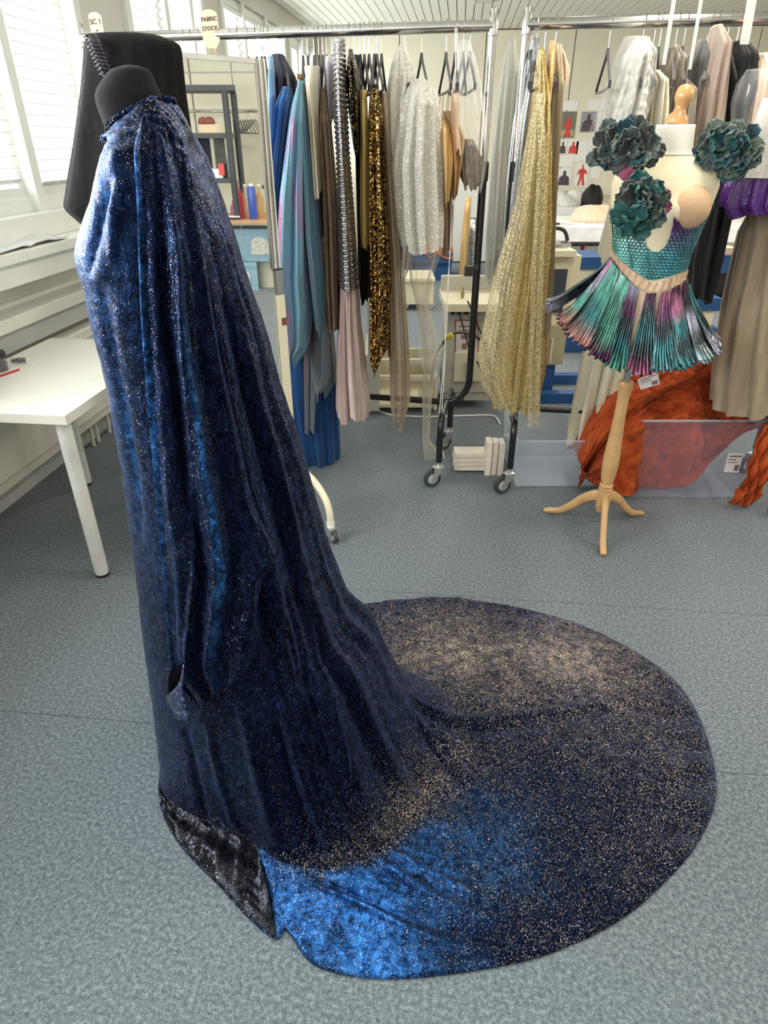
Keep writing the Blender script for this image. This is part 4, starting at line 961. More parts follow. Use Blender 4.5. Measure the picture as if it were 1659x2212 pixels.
gr_('cream_skirt', 'pleated cream skirt directly behind the wooden neck knob', 'skirt', 3.02, [(152, 1408, 1422), (230, 1392, 1424), (320, 1380, 1418)], 'ivory', folds=9, depth=.13, amp=.24, seed=3)
gr_('ivory_drape', 'long ivory drape falling behind the cream dress form to the rust cloth', 'drape', 3.12, [(300, 1370, 1420), (480, 1326, 1380), (620, 1300, 1364), (780, 1262, 1352), (900, 1236, 1330), (948, 1230, 1318)], 'ivory', folds=11, depth=.12, amp=.25)
gr_('striped_skirt', 'dark brown and beige striped skirt left of the wooden knob', 'skirt', 3.06, [(98, 1452, 1458), (160, 1434, 1462), (230, 1424, 1458), (320, 1418, 1450)], 'pattern', folds=10, depth=.14, amp=.2)
gr_('striped_skirt', 'beige striped skirt just behind the wooden knob', 'skirt', 3.0, [(172, 1470, 1484), (240, 1452, 1484), (330, 1440, 1476)], 'pattern', folds=9, depth=.13, amp=.22, seed=5)
gr_('grey_dress', 'charcoal satin dress right of the wooden knob', 'dress', 3.02, [(84, 1516, 1530), (130, 1500, 1530), (240, 1480, 1524), (330, 1468, 1510)], 'greysatin', folds=8, depth=.14)
gr_('nude_dress', 'tall nude organza dress between the charcoal and black ones', 'dress', 2.92, [(54, 1544, 1556), (110, 1534, 1556), (200, 1512, 1548), (300, 1496, 1540), (360, 1488, 1530)], 'nude', folds=8, depth=.13, amp=.18)
gr_('black_skirt', 'black skirt hanging behind the right shoulder flowers', 'skirt', 2.96, [(92, 1560, 1580), (150, 1552, 1586), (300, 1536, 1580), (420, 1520, 1566), (560, 1494, 1540), (640, 1490, 1512)], 'blackcloth', folds=9, depth=.14, amp=.2)
gr_('black_skirt', 'second black skirt with a folded brown corner, near the right edge', 'skirt', 2.90, [(88, 1590, 1612), (130, 1580, 1616), (190, 1572, 1626), (240, 1566, 1600), (320, 1556, 1580)], 'blackcloth', folds=7, depth=.13, seed=2)
gr_('peach_dress', 'tan peach dress in clear plastic at the right edge', 'dress', 2.8, [(115, 1640, 1668), (170, 1622, 1690), (260, 1606, 1680), (330, 1596, 1670)], 'peach', folds=8, depth=.13, amp=.2)
gr_('garment_bag', 'crumpled clear bag around the tan peach dress at the right edge', 'garment bag', 2.76, [(150, 1616, 1690), (220, 1590, 1690), (300, 1586, 1690), (340, 1592, 1690)], 'bag', folds=6, depth=.16, amp=.12)
gr_('paper_cover', 'white paper cover hanging in front of the purple bag', 'cover', 2.66, [(212, 1650, 1700), (260, 1630, 1700), (384, 1606, 1694)], 'whitesatin', folds=2, depth=.01, amp=.02, hemw=0)
gr_('vinyl_skirt', 'shiny purple vinyl bag shape hanging at the right edge', 'bag', 2.74, [(340, 1600, 1720), (390, 1578, 1716), (448, 1562, 1710), (462, 1580, 1700)], 'purple', folds=9, depth=.13, amp=.14)
gr_('gauze_robe', 'long beige gauze robe hanging down at the right edge', 'robe', 2.84, [(440, 1624, 1740), (560, 1596, 1740), (680, 1570, 1740), (800, 1552, 1740), (880, 1545, 1740)], 'linen', folds=12, depth=.16, amp=.12)
# white plastic straps hanging in front of the right rail
M_strap = clear('white_plastic_strap', (0.85, 0.88, 0.86), 0.45, 0.3, 0.3)
for i, (u0, v0, u1, v1, wd_) in enumerate([(1461, -30, 1434, 140, .016), (1520, -30, 1490, 150, .014), (1630, -30, 1608, 96, .038)]):
    a, b_ = at(u0, v0, 2.7), at(u1, v1, 2.7)
    a = b_ + (a-b_)*((ZC-b_.z)/(a.z-b_.z))          # fixed to the ceiling
    ax = C2W(1, 0, 0)*wd_/2
    G().add([a-ax, a+ax, b_+ax*.8, b_-ax*.8, a-ax+C2W(0, .003), a+ax+C2W(0, .003), b_+ax*.8+C2W(0, .003), b_-ax*.8+C2W(0, .003)],
            [(0, 1, 2, 3), (7, 6, 5, 4), (0, 4, 5, 1), (1, 5, 6, 2), (2, 6, 7, 3), (3, 7, 4, 0)]).obj('plastic_strap', M_strap)
    tag(bpy.context.scene.objects[-1] if False else COL.objects[-1], 'white plastic strap over the right rail, %s from the left' % ['first', 'second', 'third and widest'][i], 'strap', 'white straps over the right rail')
# wooden sign tags standing up from the rail
def tagboard(u, v0, v1, d, w_, lines, label, neckw):
    T = thing('sign_tag', label, 'sign', at(u, v1, d), 'sign tags on the rail')
    Mt = plain('pale_tag_board', (0.66, 0.58, 0.42), 0.6, var=0.04)
    c = at(u, (v0+v1)/2, d); sc_ = (at(u, v0, d)-at(u, v1, d)).z
    zt, zb = at(u, v0, d).z, at(u, v1, d).z
    pts = []
    hw = w_/2
    for k in range(9):
        th = math.pi*k/8; pts.append((hw*math.cos(th), zt-hw*0.55+hw*0.55*math.sin(th)))
    pts += [(-hw, zt-0.11), (-hw*0.35, zt-0.145), (-neckw/2, zt-0.16), (-neckw/2, zb), (neckw/2, zb), (neckw/2, zt-0.16), (hw*0.35, zt-0.145), (hw, zt-0.11)]
    ax = C2W(1, 0, 0); ay = C2W(0, 1, 0); base = Vector((c.x, c.y, 0)); n = len(pts)
    f = [base+ax*x+Vector((0, 0, z)) for x, z in pts]; b2 = [p+ay*0.006 for p in f]
    G().add(f+b2, [tuple(range(n))[::-1], tuple(range(n, 2*n))]+[(i, (i+1) % n, n+(i+1) % n, n+i) for i in range(n)]).obj('board', Mt, T)
    Mi = plain('brown_ink', (0.10, 0.05, 0.03), 0.8, var=0.1)
    for k, (tx, size, dz) in enumerate(lines):
        cu = bpy.data.curves.new('lettering', 'FONT'); cu.body = tx; cu.size = size; cu.align_x = 'CENTER'; cu.extrude = 0.0006; cu.materials.append(Mi); cu.offset = 0.0002
        o = bpy.data.objects.new('lettering', cu); COL.objects.link(o)
        p = base + Vector((0, 0, zt-dz)) - ay*0.001
        bpy.context.view_layer.update()
        me = bpy.data.meshes.new_from_object(o); bpy.data.objects.remove(o)
        o = bpy.data.objects.new('lettering', me); COL.objects.link(o); o.parent = T
        o.location = p-T.location; o.rotation_euler = (math.pi/2, math.radians(-4), YAW)
tagboard(454, 20, 104, 3.42, 0.072, [('FABRIC', 0.021, 0.040), ('STOCK', 0.021, 0.072)], 'pale board sign on a stalk reading FABRIC STOCK', 0.03)
tagboard(207, 26, 74, 3.50, 0.056, [('SC 1', 0.026, 0.042), ('or', 0.012, 0.068)], 'pale board sign reading SC 1 beside the window frame', 0.05)
# white cords dangling from the rail end
M_cord = plain('white_cord', (0.85, 0.84, 0.80), 0.5)
c1 = G().tube(catmull([at(983, 60, 3.12), at(985, 300, 3.1), at(974, 480, 3.1), at(965, 700, 3.08), at(952, 860, 3.06), at(946, 930, 3.05), at(946, 985, 3.0)], 40), 0.0022, 6).obj('hanging_cord', M_cord, None, True)
tag(c1, 'thin white cord hanging beside the black rack post, left strand', 'cord', 'white cords at the rack post')
c2 = G().tube(catmull([at(987, 60, 3.13), at(988, 300, 3.11), at(976, 500, 3.1), at(962, 680, 3.1), at(961, 780, 3.07), at(952, 935, 3.06), at(960, 990, 3.02)], 40), 0.0022, 6).obj('hanging_cord', M_cord, None, True)
tag(c2, 'thin white cord hanging beside the black rack post, right strand', 'cord', 'white cords at the rack post')
# ------------------------------------------------------------------ standing mirror with the room's far side in it
MP, MD = (-0.43, 2.68), (0.772, 0.636)
MN = (0.636, -0.772)
def mp(t, n, z): return C2W(MP[0]+MD[0]*t+MN[0]*n, MP[1]+MD[1]*t+MN[1]*n, z)
def mbox(g, t0, t1, n0, n1, z0, z1):
    p = [mp(t0, n0, 0), mp(t1, n0, 0), mp(t1, n1, 0), mp(t0, n1, 0)]
    return g.prism([(q.x, q.y) for q in p], z0, z1)
mir = thing('standing_mirror', 'tall rolling mirror with silver ribbed frame and cream posts behind the navy gown', 'mirror', mp(-.45, 0, 0))
mm, nt, b, out = nt_new('mirror_glass'); setp(b, color=(0.88, 0.90, 0.88), metal=1.0, rough=0.015)
ga = G(); mbox(ga, -0.545, -0.012, -0.004, 0.0, 0.26, 1.785); ga.obj('mirror_glass', mm, mir)
mbox(G(), -0.56, 0.0, -0.016, -0.005, 0.25, 1.80).obj('back_board', M_grey, mir)
for k in range(4):
    mbox(G(), -0.014+k*0.009, -0.0075+k*0.009, -0.012, 0.008+0.004*(k % 2), 1.12, 1.80).obj('frame_rib', M_chrome if k % 2 == 0 else plain('pale_frame', (0.80, 0.79, 0.76), 0.3, 0.3), mir)
mbox(G(), -0.56, 0.02, -0.012, 0.006, 1.785, 1.80).obj('frame_top', plain('pale_frame', (0.8, .79, .76)), mir)
mbox(G(), -0.004, 0.024, -0.012, 0.010, 1.02, 1.12).obj('chrome_sleeve', M_chrome, mir)
mbox(G(), -0.006, 0.026, -0.014, 0.012, 1.115, 1.122).obj('black_joint_ring', M_black, mir)
M_creampost = plain('cream_steel_post', (0.82, 0.76, 0.58), 0.4, var=0.03)
mbox(G(), -0.008, 0.028, -0.02, 0.012, 0.28, 1.02).obj('post', M_creampost, mir)
mbox(G(), 0.006, 0.028, 0.0122, 0.0135, 0.90, 0.93).obj('brown_maker_plate', plain('brown_plate', (0.22, 0.08, 0.04), 0.5), mir)
mbox(G(), -0.578, -0.546, -0.02, 0.012, 0.28, 1.78).obj('post', M_creampost, mir)
mbox(G(), -0.56, 0.0, -0.014, 0.006, 0.22, 0.26).obj('frame_bottom', M_creampost, mir)
for t_ in (0.01, -0.56):
    cv = [mp(t_, s_, z) for s_, z in [(0.0, 0.40), (0.0, 0.30), (0.03, 0.275), (0.12, 0.262), (0.20, 0.235), (0.26, 0.19), (0.285, 0.14), (0.29, 0.10), (0.29, 0.085)]]
    G().tube(catmull(cv, 30), 0.016, 14).obj('foot_tube', M_creampost, mir, True)
    cv = [mp(t_, -s_, z) for s_, z in [(0.0, 0.30), (0.03, 0.275), (0.12, 0.262), (0.20, 0.235), (0.26, 0.19), (0.285, 0.14), (0.29, 0.10), (0.29, 0.085)]]
    G().tube(catmull(cv, 30), 0.016, 14).obj('foot_tube', M_creampost, mir, True)
    for s_ in (0.29, -0.29):
        p = mp(t_, s_, 0); castor('castor', p, mir, 0.026, yaw=2.2)
        G().lathe([(.012, .062), (.018, .064), (.018, .075), (.014, .078), (.018, .08), (.018, .092), (.012, .094)], p, 14).obj('castor_collar', M_white, mir, True)
# black velvet robe thrown over the mirror's top corner
rb = thing('black_robe', 'black velvet robe thrown over the left corner of the mirror', 'robe', at(290, 470, 2.18))
garment('robe_cloth', None, None, 2.16, [(76, 192, 330), (84, 186, 376), (100, 182, 389), (200, 172, 396), (330, 156, 410), (420, 143, 430), (445, 139, 436), (478, 178, 440), (500, 200, 440)],
        cloth('black_velvet', (0.010, 0.008, 0.009), (0.004, 0.0035, 0.004), 0.8, sheen=0.04, spec=0.15), depth=0.035, folds=5, amp=0.05, par=rb, seed=3, closed=False)
cv = catmull([at(196, 78, 2.09), at(203, 92, 2.06), at(210, 110, 2.05), (at(217, 128, 2.05)), at(224, 146, 2.05), at(232, 164, 2.06)], 60)
M_ruch = plain('black_ruched_satin', (0.05, 0.042, 0.055), 0.28, 0.3, var=0.4, scale=60)
V = []
for k, p in enumerate(cv):
    w_ = 0.016+0.0035*math.sin(k*1.15); up_ = 0.004*math.sin(k*1.15+0.8)
    for x in np.linspace(-1, 1, 9): V.append(Vector(p)+C2W(x*w_, -0.012*(1-x*x)-up_+0.002*math.sin(x*9+k), 0.003*math.sin(k*1.15+x*2)))
obj('ruched_strap', V, grid_faces(9, 60), M_ruch, rb, solid=0.003)['label'] = 'shiny ruched strap'
# things on the far right side of the room (seen in the mirror): placed by reflecting what the mirror shows
def refl(xc, yc):
    vx, vy = xc-MP[0], yc-MP[1]; s = vx*MD[0]+vy*MD[1]; return MP[0]+2*s*MD[0]-vx, MP[1]+2*s*MD[1]-vy
def mat_(u, v, d):
    a, b_ = dirv(u, v); x, y = refl(a*d, d); p = C2W(x, y, HC+b_*d); return p
def zof(v, d): return HC+dirv(500, v)[1]*d
def mpris(g, u0, u1, d0, d1, v_ref, z0, z1):
    "box seen in the mirror between columns u0..u1 (at row v_ref), distances d0..d1"
    q = [mat_(u0, v_ref, d0), mat_(u1, v_ref, d0), mat_(u1, v_ref, d1), mat_(u0, v_ref, d1)]
    return g.prism([(p.x, p.y) for p in q], z0, z1)
M_shelfp = plain('dark_grey_plastic', (0.045, 0.05, 0.055), 0.5)
sh = thing('shelf_rack', 'dark grey plastic shelf rack reflected in the mirror beside the gown', 'shelf', mat_(450, 300, 8.25))
for z, v in ((zof(183, 8.0), 183), (zof(287, 8.0), 287), (zof(385, 8.0), 385)):
    g = G(); mpris(g, 330, 507, 8.0, 8.5, v, z-0.05, z); g.obj('shelf_board', M_shelfp, sh)
for (u, d) in ((489, 8.02), (507, 8.45), (340, 8.02), (335, 8.45)):
    p = mat_(u, 240, d); G().lathe([(0.035, 0.80), (0.035, zof(183, 8.0)-0.05)], (p.x, p.y, 0), 14).obj('shelf_post', M_shelfp, sh, True)
bench = thing('work_bench', 'long wooden topped work bench reflected in the mirror', 'bench', mat_(500, 460, 8.6))
M_orangewood = plain('orange_wood', (0.52, 0.30, 0.15), 0.45, var=0.15, scale=6)
g = G(); mpris(g, 330, 600, 7.9, 8.75, 460, 0.76, 0.80); g.obj('bench_top', M_orangewood, bench)
for u, d in ((345, 7.98), (596, 7.98), (345, 8.65), (596, 8.65)):
    g = G(); mpris(g, u-4, u+4, d, d+0.06, 540, 0.0, 0.76); g.obj('leg', M_grey, bench)
M_crate = plain('pale_blue_plastic', (0.26, 0.42, 0.52), 0.5, var=0.06)
M_hole = plain('pale_inside', (0.62, 0.62, 0.55), 0.7, var=0.3, scale=30)
def crate(u0, u1, d, z0, z1, label):
    c = thing('storage_crate', label, 'crate', (mat_((u0+u1)/2, 560, d+.2).x, mat_((u0+u1)/2, 560, d+.2).y, z0), 'pale blue crates under the work bench')
    g = G(); mpris(g, u0, u1, d+0.01, d+0.42, 560, z0, z1); g.obj('crate_body', M_crate, c)
    g = G(); mpris(g, u0, u1, d-0.004, d+0.01, 560, z1-0.05, z1+0.004); g.obj('rim', M_crate, c)
    uu = (u0+u1)/2; w_ = (u1-u0)
    # arched opening built as a stepped recess panel of pale content, framed by the front
    a, b_ = mat_(uu-w_*0.27, 560, d-0.002), mat_(uu+w_*0.27, 560, d-0.002)
    ax = (b_-a); pts = []
    for k in range(11):
        th = math.pi*k/10; pts.append((0.5+0.5*math.cos(th), z0+(z1-z0)*0.55+(z1-z0)*0.22*math.sin(th)))
    pts += [(0, z0+(z1-z0)*0.22), (1, z0+(z1-z0)*0.22)]
    nn = Vector((ax.y, -ax.x, 0)).normalized()*0.004
    f = [Vector((a.x+ax.x*x, a.y+ax.y*x, z)) for x, z in pts]; n = len(f)
    G().add([p-nn for p in f]+[p+nn for p in f], [tuple(range(n)), tuple(range(n, 2*n))[::-1]]+[(i, n+i, n+(i+1) % n, (i+1) % n) for i in range(n)]).obj('label_opening', M_hole, c)
crate(456, 527, 8.10, 0.33, 0.68, 'pale blue crate, upper left of the three in the mirror')
crate(528, 600, 8.10, 0.33, 0.68, 'pale blue crate, upper right of the three in the mirror')
crate(480, 553, 8.10, 0.0, 0.32, 'pale blue crate on the floor, lowest of the three in the mirror')
bk = thing('bucket', 'cream plastic bucket beside the lowest pale blue crate in the mirror', 'bucket', mat_(575, 590, 8.4))
G().lathe([(0.12, 0.0), (0.15, 0.30), (0.16, 0.31), (0.15, 0.32)], mat_(575, 590, 8.4)*1.0-Vector((0, 0, mat_(575, 590, 8.4).z)), 20).obj('bucket_body', M_cream, bk, True)
def bottle(u, d, z, r, h, col, label, name='bottle', prof=None):
    p = mat_(u, 440, d); t = thing(name, label, 'bottle', (p.x, p.y, z), 'bottles on the work bench')
    pr = prof or [(r*.98, 0), (r, .01), (r, h*.55), (r*.4, h*.75), (r*.3, h*.8), (r*.3, h*.93)]
    G().lathe(pr, (p.x, p.y, z), 16).obj('bottle_body', plain('bottle_'+name+str(col), col, 0.35), t, True)
    G().lathe([(pr[-1][0]*1.2, h*.93), (pr[-1][0]*1.2, h)], (p.x, p.y, z), 12).obj('cap', M_white, t, True)
bottle(515, 8.1, 0.80, 0.055, 0.42, (0.45, 0.02, 0.05), 'dark red tapered bottle on the bench in the mirror', 'red_bottle')
bottle(503, 8.1, 0.80, 0.035, 0.2, (0.30, 0.05, 0.14), 'small plum bottle beside the red bottle in the mirror', 'small_bottle')
bottle(545, 8.0, 0.80, 0.048, 0.36, (0.05, 0.10, 0.42), 'blue cylindrical can on the bench in the mirror', 'blue_can', [(0.045, 0), (0.048, 0.005), (0.048, 0.31), (0.04, 0.33), (0.02, 0.334)])
bottle(561, 8.3, 0.80, 0.05, 0.34, (0.50, 0.30, 0.12), 'amber bottle beside the blue can in the mirror', 'amber_bottle')
bottle(531, 8.3, 0.80, 0.05, 0.34, (0.55, 0.40, 0.25), 'tan bottle between the red bottle and the blue can in the mirror', 'tan_bottle')
bottle(503, 8.2, zof(385, 8.0), 0.035, 0.23, (0.40, 0.52, 0.62), 'pale blue spray bottle on the lower shelf in the mirror', 'spray_bottle')
pc = thing('paint_box', 'flat black and white box on the bench front in the mirror', 'box', mat_(500, 445, 7.95))
g = G(); mpris(g, 485, 516, 7.92, 8.05, 450, 0.80, 0.825); g.obj('box_body', M_black, pc)
g = G(); mpris(g, 485, 516, 7.92, 8.05, 450, 0.825, 0.835); g.obj('lid', M_white, pc)
wbx = thing('cardboard_tray', 'shallow cream tray of rust cloth on the middle shelf in the mirror', 'tray', mat_(448, 280, 8.2))
g = G(); mpris(g, 432, 480, 8.05, 8.3, 287, zof(287, 8.0), zof(287, 8.0)+0.08); g.obj('tray_body', plain('pale_tan_card', (0.70, 0.55, 0.38), 0.7), wbx)
p = mat_(456, 262, 8.17); g = G()
for k in range(5):
    q = p + Vector((random.uniform(-.05, .05), random.uniform(-.12, .12), 0)); g.lathe([(0.03, 0), (0.055, .02), (0.04, .06), (0.01, .075)], (q.x, q.y, zof(287, 8.0)+0.075), 10)
o = g.obj('rust_cloths', plain('dull_rust', (0.30, 0.10, 0.06), 0.8, var=0.3), wbx, True); o['kind'] = 'stuff'
wt = thing('printer', 'small white and red box on the lower shelf in the mirror', 'box', mat_(470, 380, 8.2))
g = G(); mpris(g, 458, 482, 8.05, 8.3, 385, zof(385, 8.0), zof(385, 8.0)+0.09); g.obj('box_body', M_white, wt)
g = G(); mpris(g, 474, 486, 8.02, 8.2, 385, zof(385, 8.0)+0.03, zof(385, 8.0)+0.14); g.obj('red_lid', plain('bright_red', (0.65, 0.04, 0.03), 0.4), wt)
# grey clothes hanging under the middle shelf and rail behind
gc = G(); mpris(gc, 463, 487, 8.15, 8.4, 330, 1.16, 1.60)
hcl = gc.obj('grey_coat', plain('dull_grey_green_cloth', (0.09, 0.10, 0.085), 0.8, var=0.3, scale=10)); tag(hcl, 'grey green folded coat hanging below the shelf in the mirror', 'coat')
gc = G(); mpris(gc, 430, 456, 8.15, 8.4, 330, 1.2, 1.60)
hcl = gc.obj('navy_coat', M['navy']); tag(hcl, 'dark navy coat hanging below the shelf in the mirror', 'coat')
rr_ = thing('wall_rail', 'thin metal rail along the cream cupboards in the mirror', 'rail', mat_(480, 240, 8.9))
zr_ = zof(240, 8.9)
G().tube([mat_(330, 240, 8.9).xy.to_3d()+Vector((0, 0, zr_)), mat_(640, 240, 8.9).xy.to_3d()+Vector((0, 0, zr_))], 0.015, 10).obj('rail_tube', M_chrome, rr_, True)
for u in (340, 480, 630):
    p = mat_(u, 240, 8.9); G().tube([Vector((p.x, p.y, zr_)), Vector((p.x+0.2, p.y, zr_))], 0.01, 8).obj('bracket', M_chrome, rr_, True)
for k in range(8):
    p = mat_(512+k*5.5, 250, 8.9); o = hproto.copy(); COL.objects.link(o); o.location = (p.x, p.y, zr_); o.rotation_euler = (0, 0, math.radians(80+k*5))
    o['label'] = 'black hanger on the cupboard rail in the mirror, %s from its left' % NTHW[k]; o['group'] = 'hangers on the cupboard rail'
    for c in list(hproto.children):
        d = c.copy(); COL.objects.link(d); d.parent = o
# tall cream cupboards on the right wall
for k in range(4):
    y0_ = -2.0+k*1.05
    cb = thing('tall_cupboard', 'tall cream cupboard on the right wall, %s from the near end' % NTHW[k], 'cupboard', (X1-0.22, y0_+.52, 0), 'tall cream cupboards on the right wall')
    G().box(X1-0.40, X1-0.001, y0_, y0_+1.04, 0.0, 2.88).obj('cupboard_body', M_grey, cb)
    for j in (0, 1):
        dr_ = G().box(X1-0.425, X1-0.401, y0_+0.006+j*.52, y0_+0.514+j*.52, 0.08, 2.28).obj('door', M_cream, cb)
        G().box(X1-0.445, X1-0.425, y0_+(0.47 if j == 0 else 0.55), y0_+(0.485 if j == 0 else 0.565), 1.0, 1.12).obj('door_handle', M_alu, dr_)
        G().box(X1-0.425, X1-0.401, y0_+0.006+j*.52, y0_+0.514+j*.52, 2.30, 2.87).obj('top_door', M_cream, cb)

# ------------------------------------------------------------------ white table at the left window
M_top = plain('white_laminate', (0.84, 0.82, 0.74), 0.28, var=0.02)
tb = thing('white_table', 'white laminate table with round tube legs below the window', 'table', (-1.66, 2.5, 0))
G().box(-1.96, -1.335, 2.0, 2.98, 0.683, 0.72, 0.002).obj('table_top', M_top, tb)
for (x, y) in ((-1.385, 2.05), (-1.385, 2.92), (-1.86, 2.82), (-1.90, 2.06)):
    G().lathe([(0.0255, 0.012), (0.0275, 0.02), (0.0275, 0.683)], (x, y, 0), 22).obj('leg', plain('white_leg_paint', (0.80, 0.80, 0.76), 0.3), tb, True)
    G().lathe([(0.024, 0.0), (0.0265, 0.002), (0.0265, 0.0125)], (x, y, 0), 22).obj('rubber_foot', M_blackm, tb.children[-1] if False else tb, True)
jt = 0.721
def jar(u, v, label, r, h):
    p = onz(u, v, jt); J = thing('jar', label, 'jar', (p.x, p.y, jt), 'jars on the white table')
    G().lathe([(r*.95, 0), (r, .004), (r, h)], (p.x, p.y, jt), 24).obj('jar_body', M['clearbox'], J, True)
    G().lathe([(r*.9, .003), (r*.9, h*.6)], (p.x, p.y, jt), 20).obj('contents', plain('dark_beads', (0.10, 0.07, 0.07), 0.6, var=0.5, scale=90), J, True)
    G().lathe([(r*1.06, h), (r*1.08, h+.004), (r*1.08, h+.02), (r*1.0, h+.024), (r*.3, h+.024)], (p.x, p.y, jt), 24).obj('lid', M_blackm, J, True)
jar(0, 800, 'clear jar with black screw lid at the left table edge', 0.036, 0.055)
jar(-14, 775, 'second black lidded jar behind the first at the left table edge', 0.036, 0.05)
p = onz(44, 782, jt)
pb = thing('plastic_pouch', 'small clear plastic pouch of dark beads beside the jars', 'pouch', (p.x, p.y, jt))
V = []
for j in range(9):
    for i in range(13):
        x, y = (i/12-.5), (j/8-.5); V.append(Vector((p.x, p.y, jt+0.004+0.030*(1-(2*x)**2)*(1-(2*y)**2)+0.003*math.sin(i*2+j))) + C2W(x*0.11, y*0.08, 0))
obj('pouch_film', V, grid_faces(13, 9), M['bag'], pb)
g = G()
for k in range(16):
    g.lathe([(0.002, 0), (0.007, 0.004), (0.007, 0.010), (0.002, 0.014)], (p.x+random.uniform(-.03, .03), p.y+random.uniform(-.015, .02), jt+0.002), 8)
o = g.obj('beads', plain('plum_beads', (0.10, 0.06, 0.09), 0.4, var=0.5, scale=60), pb, True); o['kind'] = 'stuff'
a, b_ = onz(0, 812, jt+.003), onz(41, 798, jt+.003)
rd_ = G().tube([a-(b_-a)*1.5, b_], 0.004, 8).obj('red_pencil', plain('red_paint', (0.62, 0.02, 0.03), 0.4), None, True); tag(rd_, 'red pencil lying on the white table', 'pencil')
# rumpled white cloth on the sill
wc = []
for j in range(12):
    for i in range(40):
        wc.append((X0+0.04+0.17*j/11, 2.2+1.1*i/39, 1.137+0.018*abs(float(snoise(np.array(i*.4), np.array(j*.5), 5, 3, 1.0)))+0.003))
o = obj('white_cloth', wc, grid_faces(40, 12), M_slat, None, True, solid=0.003); tag(o, 'crumpled white cloth lying on the window sill', 'cloth')

# ------------------------------------------------------------------ cream dress form with the petal costume
FX, FY = 1.0, 2.575
fbase = C2W(FX, FY, 0); FR = Matrix.Rotation(math.radians(-15), 3, 'Z')
def T_(x, y, z): return fbase + FR @ Vector((x, y, z))
def loc(u, v, d=2.45):
    p = FR.inverted() @ (at(u, v, d)-fbase); return p.x, p.z
TZ = [.80, .835, .88, .95, 1.03, 1.12, 1.20, 1.28, 1.36, 1.42, 1.455, 1.485, 1.505, 1.52, 1.55, 1.60]
TA = [.10, .145, .165, .168, .152, .127, .134, .15, .171, .180, .172, .130, .088, .069, .064, .060]
TB = [.08, .105, .118, .120, .108, .092, .094, .102, .112, .108, .098, .082, .068, .060, .058, .056]
def tor(th, z, off=0.0):
    "point on the form in its own frame"
    a = np.interp(z, TZ, TA)+off; b_ = np.interp(z, TZ, TB)+off
    c, s = math.cos(th), math.sin(th); n = 2.35
    r = (abs(c)**n+abs(s)**n)**(-1/n); x, y = a*r*c, b_*r*s
    if s < 0:
        for bx in (-.078, .078): y -= 0.040*math.exp(-((x-bx)/.055)**2-((z-1.345)/.055)**2)*(-s)**.5
    return x, y-0.008, z
M_calico = plain('cream_calico', (0.80, 0.71, 0.50), 0.8, var=0.05, scale=6, bmp=0.25, bscale=500)
df = thing('dress_form', 'small cream calico dress form with wooden knob on a wooden tripod stand', 'dress form', fbase)
zs = list(np.linspace(.81, 1.60, 90)); seg = 72; V = []
for z in zs:
    for k in range(seg): V.append(T_(*tor(2*math.pi*k/seg, z)))
Fs = grid_faces(seg, len(zs), True)+[tuple(range(seg))[::-1], tuple((len(zs)-1)*seg+k for k in range(seg))]
obj('torso', V, Fs, M_calico, df)
V = []
for z in np.linspace(1.515, 1.604, 12):
    for k in range(48):
        x, y, _ = tor(2*math.pi*k/48, z, .003); V.append(T_(x, y, z))
obj('neck_cover', V, grid_faces(48, 12, True)+[tuple(11*48+k for k in range(48))], plain('white_calico', (0.86, 0.83, 0.74), 0.8, var=0.04, bmp=.2, bscale=500), df)
M_beech = plain('varnished_beech', (0.52, 0.28, 0.11), 0.3, var=0.16, scale=14, coat=0.4)
M_beech2 = plain('pale_beech', (0.60, 0.36, 0.16), 0.38, var=0.14, scale=14, coat=0.2)
tl_ = Matrix.Rotation(math.radians(6), 3, 'Y')
G().lathe([(.012, 0), (.034, .003), (.037, .014), (.033, .026), (.022, .038), (.019, .05), (.021, .06), (.028, .072), (.031, .087), (.027, .104), (.017, .115), (.004, .119)], T_(0, 0, 1.603), 28, 'z', tl_).obj('neck_knob', M_beech, df, True)
G().lathe([(.0125, .69), (.0125, .83)], fbase, 16).obj('metal_rod', plain('steel_rod', (.4, .41, .42), .3, .9), df, True)
G().lathe([(.010, .700), (.028, .698), (.0315, .690), (.031, .672), (.0255, .655), (.0235, .62), (.0235, .56), (.026, .50), (.030, .43), (.0345, .36), (.0355, .32), (.032, .27), (.0255, .232), (.0235, .225),
           (.030, .218), (.030, .210), (.0235, .206), (.031, .200), (.031, .192), (.0235, .188), (.031, .182), (.031, .176), (.029, .165), (.031, .14), (.031, .10), (.024, .082), (.008, .078)][::-1], fbase, 32).obj('column', M_beech2, df, True)
for (tx, ty) in [(-.213, .128), (.222, .098), (-.052, -.242)]:
    L_ = math.hypot(tx, ty); dx, dy = tx/L_, ty/L_
    side = C2W(-dy, dx, 0)
    pr = catmull([(.015, .155, .030), (.045, .150, .026), (.09, .122, .021), (.14, .070, .018), (.19, .030, .015), (.235, .017, .013), (.262, .010, .009)], 26)
    V = []
    for k, (r_, z, h) in enumerate(pr):
        c = C2W(FX+dx*r_, FY+dy*r_, z); k2 = min(k+1, 25); k1 = max(k-1, 0)
        tz, tr = pr[k2][1]-pr[k1][1], pr[k2][0]-pr[k1][0]; q = math.hypot(tz, tr); nz_, nr = tr/q, -tz/q
        nv = C2W(dx*nr, dy*nr, nz_)
        for a_ in range(10):
            th = 2*math.pi*a_/10; V.append(c+side*(.0125*max(-1, min(1, 1.3*math.cos(th))))+nv*(h*max(-1, min(1, 1.25*math.sin(th)))))
            if V[-1].z < 0.001: V[-1].z = 0.001
    obj('leg', V, [f for f in grid_faces(10, 26, True)]+[tuple(range(10))[::-1], tuple(25*10+k for k in range(10))], M_beech2, df)
